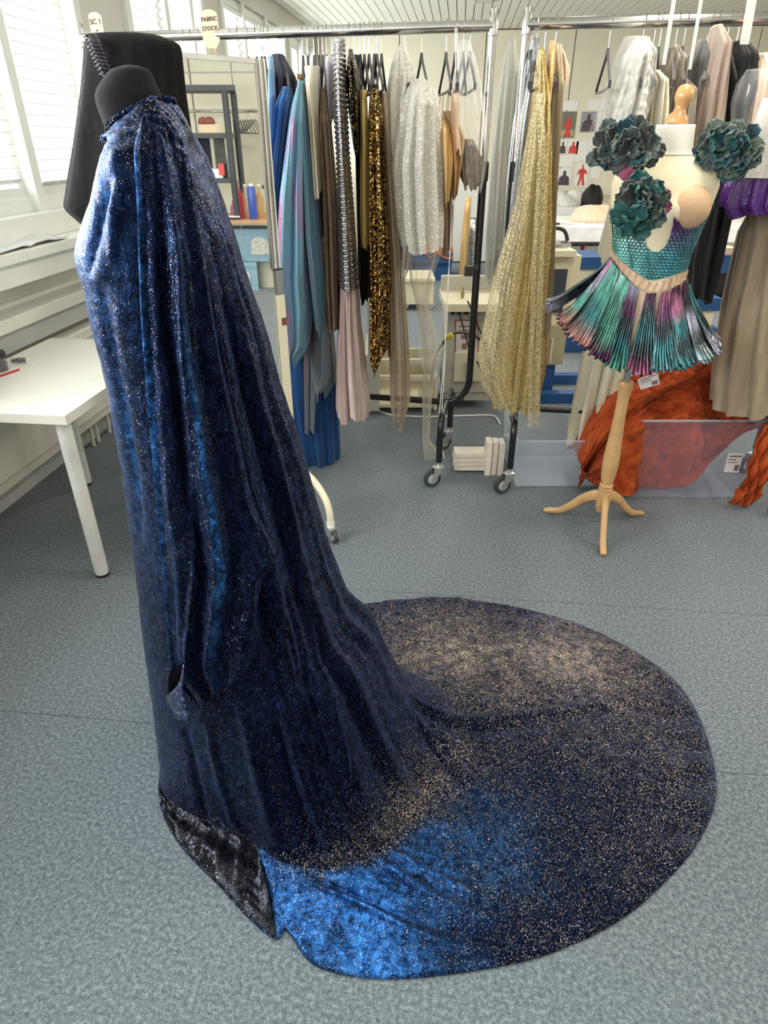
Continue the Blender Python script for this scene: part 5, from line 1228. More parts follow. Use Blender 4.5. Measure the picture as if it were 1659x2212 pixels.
# --- costume
cos_ = thing('petal_costume', 'mermaid like costume of teal scales and petals on the cream dress form', 'costume', T_(0, 0, .82))
M_scale = vcolmat('painted_scales', 0.3, 0.55, 0.25, 160)
M_petalm = {}
def poly_in(x, z, P):
    c = False; n = len(P)
    for i in range(n):
        x1, z1 = P[i]; x2, z2 = P[(i+1) % n]
        if (z1 > z) != (z2 > z) and x < (x2-x1)*(z-z1)/(z2-z1)+x1: c = not c
    return c
topL = [loc(u, v) for u, v in [(1322, 500), (1328, 470), (1345, 440), (1362, 420), (1405, 415), (1425, 430), (1428, 452), (1420, 470), (1402, 500), (1394, 520), (1396, 534), (1408, 545), (1422, 545), (1436, 533), (1446, 512), (1452, 486),
                                  (1454, 462), (1462, 474), (1476, 486), (1498, 490), (1520, 480), (1533, 462), (1540, 440), (1552, 455)]]
botL = [loc(u, v) for u, v in [(1560, 520), (1502, 578), (1478, 588), (1440, 600), (1414, 607), (1398, 607), (1372, 592), (1345, 574), (1326, 560), (1318, 548)]]
BP = topL+botL
def scale_color(x, z):
    t = np.clip((z-1.12)/0.22, 0, 1); s = np.clip((x+.02)/.14, -1, 1)
    teal = np.array([.02, .22, .24]); green = np.array([.14, .38, .28]); purp = np.array([.16, .045, .22]); lil = np.array([.26, .23, .27]); blue = np.array([.015, .15, .22])
    base = lerp(blue, green, np.clip(0.45-s*0.8, 0, 1)); base = lerp(base, teal, 0.35)
    up = purp if x > 0.01 else lil
    f = np.clip((t-0.35)*2.0, 0, 1)*np.clip(1.25-abs(abs(x)-(0.055 if x < 0 else .07))/0.06, 0, 1)
    return lerp(base, up, f)
nA, nZ = 420, 200; Vb = []; Cb = []; keep = []
z0_, z1_ = 1.06, 1.39
sx, sz = 0.0135, 0.0105
for j in range(nZ):
    z = lerp(z0_, z1_, j/(nZ-1))
    for i in range(nA):
        th = math.radians(-190+200*i/(nA-1)); x, y, _ = tor(th, z, 0.0)
        arc_ = th*0.135; row = math.floor(z/sz); fx = (arc_/sx+0.5*(row % 2)) % 1-.5; fz = (z/sz) % 1
        h = 0.0042*max(0, 1-(2*fx)**2)**.5*(1.0-fz)+0.0006
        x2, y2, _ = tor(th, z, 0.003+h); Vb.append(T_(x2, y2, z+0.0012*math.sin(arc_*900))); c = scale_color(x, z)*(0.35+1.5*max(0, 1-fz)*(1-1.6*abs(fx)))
        Cb.append(c*random.uniform(.85, 1.15)); keep.append(poly_in(x, z, BP) if math.sin(th) < 0.12 else (z < 1.33 and z > 1.11))
Fb = [f for f in grid_faces(nA, nZ) if all(keep[i] for i in f)]
used = sorted({i for f in Fb for i in f}); mp_ = {a: k for k, a in enumerate(used)}
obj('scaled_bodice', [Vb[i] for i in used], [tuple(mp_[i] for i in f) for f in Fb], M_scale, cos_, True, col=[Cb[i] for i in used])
# boning seams of the bodice
for pts in [[(1352, 485), (1356, 520), (1362, 560), (1366, 584)], [(1398, 548), (1402, 580), (1404, 604)], [(1478, 500), (1466, 540), (1450, 594)], [(1376, 480), (1380, 500), (1384, 540)], [(1500, 494), (1492, 530), (1484, 580)]]:
    q = []
    for u, v in catmull(pts, 14):
        x, z = loc(u, v); th = min(np.linspace(-math.pi, 0, 300), key=lambda a: abs(tor(a, z)[0]-x)); q.append(T_(*tor(th, z, 0.009)))
    G().tube(q, 0.0016, 6).obj('boning_seam', plain('teal_seam', (.06, .22, .24), .3, .4), cos_, True)
# back of the bodice
V = []; C_ = []
for j in range(24):
    z = lerp(1.12, 1.33, j/23)
    for i in range(40):
        th = math.radians(0+180*i/39); V.append(T_(*tor(th, z, 0.005))); C_.append((.03, .17, .18))
obj('bodice_back', V, grid_faces(40, 24), M_scale, cos_, True, col=C_)
# nude sculpted cup
cx, cz = loc(1492, 450, 2.40); V = []
for j in range(17):
    ph_ = math.pi/2*j/16
    for i in range(36):
        a = 2*math.pi*i/36; r_ = .068*math.cos(ph_)
        V.append(T_(cx+r_*math.cos(a), -0.095-0.062*math.sin(ph_)-(0.0), cz+r_*1.04*math.sin(a)))
obj('nude_cup', V, grid_faces(36, 17, True), plain('nude_foam', (0.62, 0.40, 0.24), 0.75, var=0.08, scale=12, bmp=.3, bscale=300), cos_)
# gathered waistband
WB_top = [loc(u, v) for u, v in [(1322, 552), (1336, 566), (1362, 586), (1394, 608), (1404, 613), (1416, 612), (1444, 604), (1480, 590), (1508, 574), (1520, 566)]]
WB_bot = [loc(u, v) for u, v in [(1524, 580), (1508, 592), (1484, 606), (1452, 620), (1420, 630), (1396, 632), (1372, 618), (1344, 596), (1330, 578), (1316, 566)]]
def zat(P, x): P = sorted(P); return float(np.interp(x, [p[0] for p in P], [p[1] for p in P]))
V = []; nA = 150
for j in range(9):
    for i in range(nA):
        th = math.radians(-180+180*i/(nA-1)); x, _, _ = tor(th, 1.12, 0.005); zt, zb = zat(WB_top, x), zat(WB_bot, x); z = lerp(zt, zb, j/8)
        V.append(T_(*tor(th, z, 0.007+0.0035*math.sin(i*0.75+j*0.35)+0.002*math.sin(i*1.9))[:2], z))
obj('gathered_waistband', V, grid_faces(nA, 9), cloth('beige_chiffon', (0.70, 0.52, 0.36), (0.50, 0.34, 0.22), 0.6), cos_)
# nude underskirt
def hemz(th): return .855+.03*math.sin(th)+0.015*math.cos(th*3)
def waist(th):
    x, y, _ = tor(th, 1.12, 0.006); z = zat(WB_bot, x)-0.004 if math.sin(th) < 0 else 1.13
    x, y, _ = tor(th, z, 0.008); return x, y, z
V = []
for j in range(20):
    t = j/19
    for i in range(120):
        th = 2*math.pi*i/120; x, y, z = waist(th); q = 1+0.03*math.sin(th*16)*t
        ex, ey = 0.185*math.cos(th), 0.155*math.sin(th)
        V.append(T_(lerp(x, ex, t**1.3)*q, lerp(y, ey, t**1.3)*q, lerp(z, hemz(th)+.03, t)))
obj('nude_underskirt', V, grid_faces(120, 20, True), cloth('nude_mesh', (0.66, 0.50, 0.38), (0.5, 0.36, 0.27), 0.5), cos_)
def skirt_panel(thc, hw, length, out_, cols, pleats=9, seed=0, drop=0.0, off=0.0, ruff=1.0):
    "pleated, painted fin-like panel: cols = colour stops down its length, one set for each edge"
    r_ = random.Random(seed); nu, nv = 64, 46; V = []; C_ = []
    p1 = r_.uniform(0, 6)
    for j in range(nv):
        t = j/(nv-1); e = 1+0.25*t
        for i in range(nu):
            w_ = 2*i/(nu-1)-1; th = math.radians(thc + w_*hw*(0.62+0.55*t+0.25*max(0, t-.75)*4*0.3))
            x, y, z = waist(th); dx, dy = math.cos(th), math.sin(th)*.85
            fr_ = out_*(t**1.25)+0.018*ruff*max(0, t-0.8)*5*0.6
            pl_ = (0.0022+0.0050*t+0.0025*max(0, t-.8)*5*ruff)*math.sin(pleats*math.pi*w_+p1+0.5*math.sin(t*5+p1)+1.5*t*w_)
            pl_ += 0.0018*math.sin(pleats*2.7*math.pi*w_+p1+t*3)
            zz_ = z-length*t-drop*t+0.012*ruff*max(0, t-.8)*5*math.sin(pleats*math.pi*.55*w_+p1)*0.6-length*0.06*math.cos(w_*1.5)*t
            V.append(T_(x+dx*(fr_+pl_+off), y+dy*(fr_+pl_+off), zz_+0.004*r_.uniform(-1, 1)*(t > .97)))
            ts = t*(len(cols)-1); k = min(int(ts+0.12*math.sin(w_*9+p1)), len(cols)-2); k = max(0, k); f = np.clip(ts-k, 0, 1)
            c = lerp(np.array(cols[k]), np.array(cols[k+1]), f*f*(3-2*f)); 
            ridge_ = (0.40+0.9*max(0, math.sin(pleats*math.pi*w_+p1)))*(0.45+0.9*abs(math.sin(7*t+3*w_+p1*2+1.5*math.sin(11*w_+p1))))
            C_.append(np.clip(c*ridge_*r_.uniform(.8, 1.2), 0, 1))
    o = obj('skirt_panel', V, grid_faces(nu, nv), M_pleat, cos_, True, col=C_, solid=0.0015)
    return o
M_pleat = vcolmat('painted_pleats', 0.24, 0.45, 0.2, 200, 0.5)
GRN, TEA, DRK, PUR, PNK, LIL, WHT, TER = (.06, .26, .20), (.02, .16, .18), (.015, .035, .045), (.09, .012, .07), (.42, .12, .26), (.28, .28, .38), (.75, .62, .62), (.38, .16, .14)
skirt_panel(-176, 9, .17, .20, [TEA, (.10, .14, .2), DRK, LIL], 5, 1, ruff=1.2)
skirt_panel(-160, 11, .225, .155, [PNK, LIL, GRN, TER], 8, 2)
skirt_panel(-141, 14, .25, .135, [GRN, GRN, TEA, TER], 11, 3, off=.004)
skirt_panel(-121, 13, .262, .12, [GRN, (.05, .20, .16), GRN, PUR], 10, 4)
skirt_panel(-104, 11, .27, .105, [LIL, PUR, DRK, TEA, GRN], 8, 5, off=.006)
skirt_panel(-80, 10.5, .262, .105, [PUR, DRK, TEA, DRK, PNK], 8, 6, off=.004)
skirt_panel(-62, 10, .25, .115, [PNK, PUR, DRK, TEA, (.12, .3, .34)], 9, 7, off=.008)
skirt_panel(-44, 12, .255, .125, [PUR, PNK, TEA, DRK, TEA], 10, 8)
skirt_panel(-24, 11, .25, .14, [PUR, DRK, LIL, DRK, (.2, .3, .32)], 9, 9, off=.005)
skirt_panel(-5, 9, .24, .16, [DRK, TEA, DRK, LIL], 7, 10)
for k in range(7): skirt_panel(18+k*24, 13, .24, .13, [TEA, DRK, GRN, PUR], 9, 20+k)
# petals
def petal_mesh(seed, mat):
    r_ = random.Random(seed); V = []; nu, nv = 11, 11
    for j in range(nv):
        t = j/(nv-1); wdt = 0.12+0.36*math.sin(math.pi*min(1, 0.02+0.66*t))**1.1
        if t > .8: wdt *= 1-(t-.8)*1.7
        for i in range(nu):
            s = 2*i/(nu-1)-1; rf = 0.09*math.sin(s*6+seed)*t*t+0.05*math.sin(s*13+seed*2)*t**2
            V.append((s*wdt, t-0.10*s*s*t+0.035*math.sin(s*9+seed)*t**4, 0.16*s*s*(1-t*.5)+0.25*t*t*(0.6 if seed % 2 else -.4)+rf))
    return obj('petal', V, grid_faces(nu, nv), mat, None, True, local=True, solid=0.02)
def pm(nm, c1, c2):
    m, nt, b, out = nt_new(nm); setp(b, rough=0.42, metal=0.15, coat=0.1)
    v = coords(nt, (3, 1, 1)); n = noise(nt, v, 3.0, 4, 0.6)
    nt.links.new(ramp(nt, n, [(0.35, c2), (0.65, c1)]), b.inputs['Base Color']); bump(nt, noise(nt, coords(nt, (14, 1, 1)), 2.5, 2), b, 0.5, 0.05); return m
pms = [pm('petal_grey_teal', (.20, .25, .24), (.09, .12, .12)), pm('petal_teal', (.05, .20, .19), (.03, .10, .10)), pm('petal_blue', (.07, .17, .22), (.04, .09, .12)),
       pm('petal_sage', (.28, .35, .29), (.14, .18, .15)), pm('petal_graphite', (.15, .155, .15), (.07, .07, .07))]
pinkm = pm('petal_pink', (.50, .10, .22), (.25, .05, .12))
protos = [petal_mesh(i, pms[i % 5]) for i in range(10)]; ppink = petal_mesh(12, pinkm)
used_p = set()
def place_petal(P_, c, tip, nrm, size):
    y = tip.normalized(); z = (nrm-y*nrm.dot(y)).normalized(); x = y.cross(z)
    Mx = Matrix((x, y, z)).transposed().to_4x4(); 
    if P_ in used_p: o = P_.copy(); COL.objects.link(o)
    else: o = P_; used_p.add(P_)
    o.parent = cos_; o.matrix_basis = Matrix.Translation(c-wpos(cos_)) @ Mx @ Matrix.Scale(size, 4)
rp = random.Random(5)
def cluster(u, v, d, ru, rv, n, size, pref):
    c0 = at(u, v, d); front = Vector((0, 0, 0))-Vector((c0.x, c0.y, 0)); front.normalize(); X_ = Vector((-front.y, front.x, 0))*-1; Z_ = Vector((0, 0, 1))
    for k in range(n):
        rr2 = math.sqrt((k+.5)/n); a = k*2.399+rp.uniform(-.3, .3)
        ex, ez = math.cos(a)*rr2, math.sin(a)*rr2
        outd = X_*ex*ru+Z_*ez*rv
        depth_ = front*(0.045*(1-rr2**2))
        tipd = (X_*(ex*.9+rp.uniform(-.4, .4))+Z_*(ez*.8+rp.uniform(-.45, .45))+front*(0.35+0.3*rp.random()))
        nn_ = front+X_*ex*-.35+Z_*(.25-ez*.3)+Vector((rp.uniform(-.25, .25), rp.uniform(-.25, .25), rp.uniform(-.25, .25)))
        P_ = protos[rp.choice(pref)]
        place_petal(P_, c0+outd*0.72+depth_, tipd, nn_, size*rp.uniform(.75, 1.2))
cluster(1362, 322, 2.50, .085, .055, 42, .062, [0, 4, 5, 9, 0, 2, 3])
cluster(1315, 318, 2.56, .04, .04, 14, .055, [4, 9, 0, 5])
cluster(1568, 328, 2.50, .105, .066, 50, .062, [1, 2, 0, 7, 3, 5, 8])
cluster(1384, 440, 2.33, .060, .060, 40, .060, [0, 1, 6, 3, 0, 5, 8, 4])
cluster(1365, 472, 2.30, .028, .02, 8, .06, [1, 6])
for (u, v, d, tx, tz) in [(1358, 362, 2.42, -.3, -1), (1364, 366, 2.40, .3, -1), (1424, 428, 2.31, 1, .4), (1426, 446, 2.31, 1, -.1), (1420, 436, 2.30, 1, .2)]:
    c = at(u, v, d); f = -Vector((c.x, c.y, 0)).normalized(); place_petal(ppink, c, C2W(tx, 0, tz), f, .04)

# ------------------------------------------------------------------ plastic boxes and rust cloth
def bin_(name, label, x0, x1, d0, d1, h, mat, taper=0.02):
    "open clear plastic box, corners in camera-ground coordinates"
    B = thing(name, label, 'storage box', C2W((x0+x1)/2, (d0+d1)/2, 0)); t = taper
    lo = [C2W(x0+t, d0+t, .004), C2W(x1-t, d0+t, .004), C2W(x1-t, d1-t, .004), C2W(x0+t, d1-t, .004)]; hi = [C2W(x0, d0, h), C2W(x1, d0, h), C2W(x1, d1, h), C2W(x0, d1, h)]
    G().add(lo+hi, [(3, 2, 1, 0), (0, 1, 5, 4), (1, 2, 6, 5), (2, 3, 7, 6), (3, 0, 4, 7)]).obj('box_shell', mat, B)
    k = hi+[hi[0]]; e = .012
    for i in range(4): G().tube([k[i], k[i+1]], 0.006, 8).obj('rim', M['milky'], B, True)
    for i in range(4): G().tube([lo[i], hi[i]], 0.004, 6).obj('corner_edge', M['milky'], B, True)
    return B
bin_('clear_box', 'empty milky clear plastic box on the carpet left of the rust cloth', .665, 1.19, 2.95, 3.36, .265, M['milky'])
bin_('clear_box', 'large clear plastic box with rust cloth spilling over it', 1.20, 1.80, 2.82, 3.24, .425, M['clearbox'], .03)
def rust():
    m, nt, b, out = nt_new('rust_crinkle_cotton'); setp(b, rough=0.85, sheen=0.05, spec=0.12)
    v = coords(nt); n = noise(nt, v, 9, 5, 0.65, 0.8); n2 = noise(nt, v, 1.9, 3)
    c = ramp(nt, n, [(0.3, (0.22, 0.030, 0.008)), (0.5, (0.42, 0.065, 0.012)), (0.68, (0.56, 0.11, 0.022))])
    c = mixc(nt, fmath(nt, 'MULTIPLY', n2, 0.35), c, (0.20, 0.045, 0.03)); nt.links.new(c, b.inputs['Base Color'])
    h = fmath(nt, 'ADD', n, fmath(nt, 'MULTIPLY', noise(nt, v, 45, 3, .6, 1.0), 0.25)); bump(nt, h, b, 0.8, 0.015); return m
M_rust = rust()
# outline in the picture plane turned into a draped surface: columns x, profile from back over the heap down the front
cols_ = [  # x, heap top z, heap top depth, front hang z, front depth
    (0.985, .175, 3.0, .10, 2.88), (1.02, .30, 3.0, .09, 2.84), (1.06, .40, 3.0, .085, 2.82), (1.12, .50, 3.0, .075, 2.80), (1.20, .56, 3.0, .045, 2.79), (1.28, .585, 3.02, .04, 2.895), (1.36, .62, 3.04, .03, 2.915),
    (1.45, .645, 3.06, .03, 2.915), (1.53, .66, 3.08, .04, 2.915), (1.60, .655, 3.08, .13, 2.915), (1.67, .64, 3.10, .22, 2.915), (1.74, .61, 3.10, .30, 2.93), (1.80, .57, 3.12, .33, 2.945), (1.90, .47, 3.10, .35, 2.95)]
CC = np.array(catmull(cols_, 150)); nv = 110; V = []
for i, (x, zt, dt, zf, df_) in enumerate(CC):
    prof = catmull([(dt+.24, max(.02, zt*.45)), (dt+.13, zt*.88), (dt, zt), (dt-.11, zt-.05), (lerp(dt, df_, .55), zt-.11), (df_+.03, min(zt-.15, .44)), (df_, max(zf+.02, min(zt*.5, .30))), (df_-.012, zf)], nv)
    for j, (d, z) in enumerate(prof):
        s = j/nv*1.1; amp_ = 0.020
        n = float(snoise(np.array(x*1.0), np.array(s), 77, 2, 10)); n2 = abs(float(snoise(np.array(x+s*.4), np.array(s-x*.3), 78, 3, 22)))
        off = amp_*n+0.045*(n2-.3)+0.007*abs(float(snoise(np.array(x-s*.2), np.array(s+x*.2), 79, 3, 60)))+0.020*math.sin(x*24+3*math.sin(s*4)+s*5)*min(1, max(0, (j/nv-.35)*3))
        V.append(C2W(x+0.012*math.sin(s*9+x*8), d-off, max(.006, z+off*.8)))
rc = thing('rust_fabric', 'large crumpled rust orange cloth heaped over the clear box', 'fabric', C2W(1.4, 2.9, 0))
obj('cloth_heap', V, grid_faces(nv, 150), M_rust, rc, True, solid=0.004)
V = []
for j in range(60):
    t = j/59; w_ = .055+.02*math.sin(t*5)+.02*(t > .8)
    for i in range(24):
        s = 2*i/23-1; zt_ = lerp(.44, .015, t); xx = 1.79-.045*t+s*w_
        V.append(C2W(xx, 2.76+.05*t*0-.02*math.sin(i*1.1+t*4)-.012*math.sin(t*22+i*.4)-.04*math.sin(t*3), zt_))
obj('hanging_tail', V, grid_faces(24, 60), M_rust, rc, True, solid=0.004)['label'] = 'long tail of the cloth touching the carpet'
def label_card(name, pts, d, label, lines=True, par=None):
    P = [at(u, v, d) for u, v in pts]; n = C2W(0, 0.002, 0)
    t = thing(name, label, 'label', sum(P, Vector())/4)
    G().add(P+[p+n for p in P], [(0, 1, 2, 3), (7, 6, 5, 4), (0, 4, 5, 1), (1, 5, 6, 2), (2, 6, 7, 3), (3, 7, 4, 0)]).obj('card', plain('white_card', (.82, .76, .76), .5, var=.03), t)
    Mi = plain('grey_print', (.18, .16, .17), .7)
    for k, (a, b_, c, e) in enumerate([(.10, .12, .9, .20), (.10, .30, .6, .36), (.10, .46, .7, .50), (.62, .60, .92, .90)]):
        def bl(x, y): return P[0].lerp(P[1], x).lerp(P[3].lerp(P[2], x), y)-n*.4
        G().quad(bl(a, b_), bl(c, b_), bl(c, e), bl(a, e)).obj('print_block', Mi, t)
    return t
label_card('paper_tag', [(1377, 820), (1421, 803), (1425, 830), (1384, 842)], 2.74, 'pale paper tag standing in the rust cloth beside the wooden post')
label_card('box_label', [(1574, 979), (1607, 979), (1595, 1021), (1563, 1020)], 2.822, 'white printed label stuck on the front of the large clear box')
# folded pale paper bundles beneath the racks
def bundle(name, label, u0, u1, d, z0, z1, depth, n, horiz=True):
    t = thing(name, label, 'paper', C2W(0, 0, 0)+at((u0+u1)/2, 960, d))
    a, b_ = dirv(u0, 960)[0]*d, dirv(u1, 960)[0]*d
    Mp = plain('cream_paper', (.80, .72, .62), .7, var=.05)
    for k in range(n):
        g = G()
        if horiz: q0, q1 = lerp(z0, z1, k/n), lerp(z0, z1, (k+.86)/n); e = .006*math.sin(k*2.1); x_0, x_1 = a+e, b_-e
        else: q0, q1 = z0, z1-.003*k; x_0, x_1 = lerp(a, b_, k/n), lerp(a, b_, (k+.86)/n)
        pts = [C2W(x_0, d), C2W(x_1, d+.012*(k % 2)), C2W(x_1, d+depth), C2W(x_0, d+depth)]
        g.prism([(p.x, p.y) for p in pts], q0, q1).obj('folded_layer', Mp, t)
bundle('folded_paper', 'long folded cream paper stack lying between the two castors', 985, 1054, 3.13, .015, .115, .10, 4)
bundle('paper_roll', 'upright cream folded paper block beside the clear box', 1053, 1094, 3.10, .0, .19, .08, 3, False)
# ------------------------------------------------------------------ workshop furniture behind the racks
def cb(x0, x1, d0, d1, z0, z1, g=None):
    g = g or G(); return g.prism([(p.x, p.y) for p in (C2W(x0, d0), C2W(x1, d0), C2W(x1, d1), C2W(x0, d1))], z0, z1)
def xat(u, v, d): return dirv(u, v)[0]*d
def zat_(v, d): return HC+dirv(830, v)[1]*d
M_mach = plain('grey_beige_enamel', (0.46, 0.45, 0.38), 0.45, var=0.05, scale=4)
M_mach2 = plain('cream_enamel', (0.70, 0.64, 0.46), 0.45, var=0.05, scale=4)
M_bluepad = plain('royal_blue_vinyl', (0.012, 0.07, 0.22), 0.5, var=0.15)
M_red = plain('red_enamel_tube', (0.50, 0.015, 0.03), 0.35)
mc = thing('sewing_machine_stand', 'grey beige enamel machine cabinet with a red bordered notice, between the two racks', 'machine', C2W(.55, 4.2))
cb(.392, .705, 4.09, 4.45, .12, .655).obj('cabinet', M_mach, mc)
cb(.372, .73, 4.02, 4.50, .655, .70).obj('worktop', M_mach2, mc)
cb(.38, .72, 4.44, 4.50, .70, .79).obj('back_rest', M_mach, mc)
cb(.40, .70, 4.10, 4.44, .06, .12).obj('plinth', M_mach, mc)
p = [(984, 692), (1032, 692), (1032, 764), (984, 764)]
P = [at(u, v, 4.085) for u, v in p]; G().quad(P[3], P[2], P[1], P[0]).obj('notice', plain('notice_card', (.62, .60, .56), .5), mc)
for k in range(4):
    G().tube([P[k], P[(k+1) % 4]], 0.003, 6).obj('red_border', M_red, mc)
for (a, b_, c, d_) in [(.15, .16, .85, .20), (.15, .28, .7, .31), (.25, .42, .6, .55), (.3, .68, .5, .86), (.55, .70, .75, .84)]:
    def bl(x, y): return P[0].lerp(P[1], x).lerp(P[3].lerp(P[2], x), y)+C2W(0, -.002)
    G().quad(bl(a, d_), bl(c, d_), bl(c, b_), bl(a, b_)).obj('notice_print', plain('notice_ink', (.25, .12, .12), .7), mc)
dfo = cb(xat(981, 800, 4.08), xat(1040, 800, 4.08), 4.07, 4.09, .20, .39).obj('drawer_front', M_mach2, mc)
cb(xat(1004, 800, 4.06), xat(1014, 800, 4.06), 4.055, 4.07, .23, .33).obj('drawer_handle', M_alu, dfo)
for u in (979, 998):
    c = at(u, 856, 4.07); G().tube([c+Vector((0, 0, .018)), c-Vector((0, 0, .022))], 0.013, 12).obj('foot_slot', M_blackm, mc, True)
for u in (978, 992, 1008):
    c = at(u, 675, 4.075); G().lathe([(.004, -.01), (.014, -.008), (.016, .0), (.014, .01)], c, 12, 'y').obj('control_knob', M_blackm, mc, True)
# hose and cables
h = G().tube(catmull([at(932, 838, 3.7), at(935, 800, 3.7), at(940, 770, 3.7), at(954, 745, 3.75), at(975, 722, 3.8), at(1000, 718, 3.85), at(1025, 725, 3.9), at(1045, 745, 3.95), at(1060, 800, 4.0), at(1066, 860, 4.0)], 50), 0.009, 10).obj('air_hose', plain('dark_brown_rubber', (.05, .03, .025), .5), None, True)
tag(h, 'dark brown hose arching in front of the machine cabinet', 'hose')
yc_ = G().lathe([(.012, -.022), (.016, -.018), (.016, .018), (.012, .022)], at(971, 727, 3.78), 14, 'x', Matrix.Rotation(-.5, 3, 'Y')).obj('yellow_coupling', plain('yellow_plastic', (.75, .65, .03), .4), None, True)
tag(yc_, 'bright yellow coupling on the brown hose', 'coupling')
for k, q in enumerate([[(992, 678), (1003, 715), (1012, 750), (1022, 790)], [(1010, 650), (1020, 672), (1035, 710), (1060, 760)], [(1030, 780), (1050, 820), (1075, 850), (1085, 872)]]):
    o = G().tube(catmull([at(u, v, 4.0-.02*k) for u, v in q], 20), 0.005, 8).obj('machine_cable', M_blackm, None, True)
    tag(o, ['dark cable looping down across the red bordered notice', 'dark cable running behind the black rack post', 'dark cable curling towards the gold net foot'][k], 'cable')
o = cb(xat(1003, 615, 4.44), xat(1024, 615, 4.44), 4.44, 4.50, .791, .85).obj('black_switch_box', M_blackm); tag(o, 'small black switch box above the machine cabinet', 'switch')
o = G().lathe([(.004, 0), (.012, .005), (.012, .03), (.006, .05), (.006, .07)], C2W(xat(1007, 650, 4.0), 4.2, .70), 12).obj('brass_fitting', plain('brass', (.5, .38, .15), .3, .8), None, True); tag(o, 'small brass fitting standing on the machine cabinet', 'fitting')
# trolley left of it
tr = thing('trolley', 'cream metal trolley with two bars and a deep lower tray, seen between the sheer dresses', 'trolley', C2W(.12, 4.1))
cb(-.10, -.03, 3.95, 4.5, .04, .74).obj('side_panel', M_mach, tr)
cb(-.12, .34, 3.98, 4.02, .34, .37).obj('upper_bar', M_mach2, tr)
cb(-.12, .34, 3.98, 4.02, .235, .262).obj('lower_bar', M_mach2, tr)
cb(-.12, -.10, 3.98, 4.5, .04, .40).obj('side_panel', M_mach2, tr); cb(.325, .345, 3.98, 4.5, .04, .24).obj('side_panel', M_mach2, tr)
cb(-.10, .33, 4.02, 4.5, .04, .06).obj('tray', M_mach2, tr); cb(-.10, .33, 4.48, 4.5, .06, .30).obj('tray_back', M_mach2, tr)
for x, d in ((-.08, 4.05), (.31, 4.05), (-.08, 4.44), (.31, 4.44)): castor('castor', C2W(x, d), tr, .014)
bx = thing('wheeled_bin', 'cream wheeled bin standing on the carpet beneath the tulle', 'bin', C2W(.42, 7.2))
g = cb(xat(866, 650, 7.0), xat(936, 650, 7.0), 7.0, 7.5, .07, .30); g.obj('bin_body', M_mach2, bx)
cb(xat(862, 610, 6.98), xat(940, 610, 6.98), 6.98, 7.52, .30, .33).obj('bin_rim', M_mach2, bx)
for x, d in ((.25, 7.05), (.52, 7.05), (.25, 7.45), (.52, 7.45)): castor('castor', C2W(x, d), bx, .026)
ot = thing('blue_pad_box', 'royal blue padded box with an orange cloth on top, far behind the sheer dresses', 'box seat', C2W(.55, 9.0))
cb(xat(868, 600, 8.75), xat(974, 600, 8.75), 8.75, 9.4, .0, .22).obj('box_base', M_bluepad, ot)
cb(xat(868, 600, 8.7), xat(976, 600, 8.7), 8.7, 9.45, .22, .34).obj('blue_pad', M_bluepad, ot)
V = []
for j in range(14):
    for i in range(22):
        x, y = i/21, j/13; V.append(C2W(lerp(xat(912, 570, 8.7), xat(978, 570, 8.7), x), lerp(8.68, 9.2, y), .352+.05*abs(float(snoise(np.array(x*5), np.array(y*4), 3, 2, 1.0)))-(.09*(1-y*6) if y < .16 else 0)))
o = obj('orange_cloth', V, grid_faces(22, 14), plain('burnt_orange_cloth', (.42, .12, .03), .8, var=.2), None, True, solid=.004); tag(o, 'orange brown cloth lying on the blue padded box', 'cloth')
wbd = cb(xat(972, 480, 10.2), xat(1075, 480, 10.2), 10.2, 10.3, .02, 1.12).obj('white_board', M_white); tag(wbd, 'white board leaning low against the far wall between the racks', 'board')
garment('silver_roll', 'crumpled silver cloth standing behind the black rack post', 'cloth', 8.9, [(470, 1008, 1030), (540, 998, 1032), (600, 994, 1034)], M['silver'], depth=.1, folds=6, amp=.2)
garment('gold_strip', 'narrow golden strip of cloth hanging beside the silver cloth', 'cloth', 8.7, [(425, 1006, 1018), (500, 998, 1014), (608, 990, 1003)], M['goldsatin'], depth=.05, folds=4, amp=.1)
V = []; 
o = G().lathe([(.05, 0), (.16, .01), (.17, .07), (.10, .13), (.03, .16)], C2W(xat(1058, 600, 7.4), 7.4, 0), 24).obj('cream_bundle', M['cream'], None, True); tag(o, 'cream cloth bundle on the carpet right of the black post', 'bundle')
# steam press station
sp_ = thing('steam_station', 'beige steam ironing station with dark mesh panel behind the gold drape', 'machine', C2W(1.1, 4.5))
cb(.86, xat(1236, 700, 4.35), 4.35, 4.85, .46, .93).obj('cabinet', M_mach2, sp_)
cb(.84, xat(1240, 590, 4.3), 4.3, 4.88, .93, .965).obj('top_plate', M_mach2, sp_)
cb(xat(1180, 660, 4.33), xat(1217, 660, 4.33), 4.335, 4.35, .58, .85).obj('mesh_panel', plain('dark_mesh', (.035, .045, .065), .6, var=.4, scale=200), sp_)
cb(xat(1172, 770, 4.35), xat(1213, 770, 4.35), 4.3, 4.6, .24, .50).obj('water_tank', plain('dull_cream', (.42, .38, .24), .5), sp_)
cb(xat(1188, 770, 4.28), xat(1192, 770, 4.28), 4.285, 4.30, .26, .42).obj('tank_ridge', M_mach2, sp_)
cb(.95, xat(1192, 860, 4.3), 4.32, 4.7, .02, .24).obj('blue_foot_box', M_bluepad, sp_)
cb(.95, xat(1296, 860, 4.2), 4.2, 4.28, .0, .07).obj('blue_floor_bar', M_bluepad, sp_)
cb(.95, xat(1296, 850, 4.6), 4.6, 4.68, .0, .07).obj('blue_floor_bar', M_bluepad, sp_)
ir = thing('iron', 'dark steam iron on the beige steam station', 'iron', C2W(1.13, 4.5, .966))
q = [C2W(xat(u, 580, 4.45), 4.45) for u in (1186, 1226)]
V = []
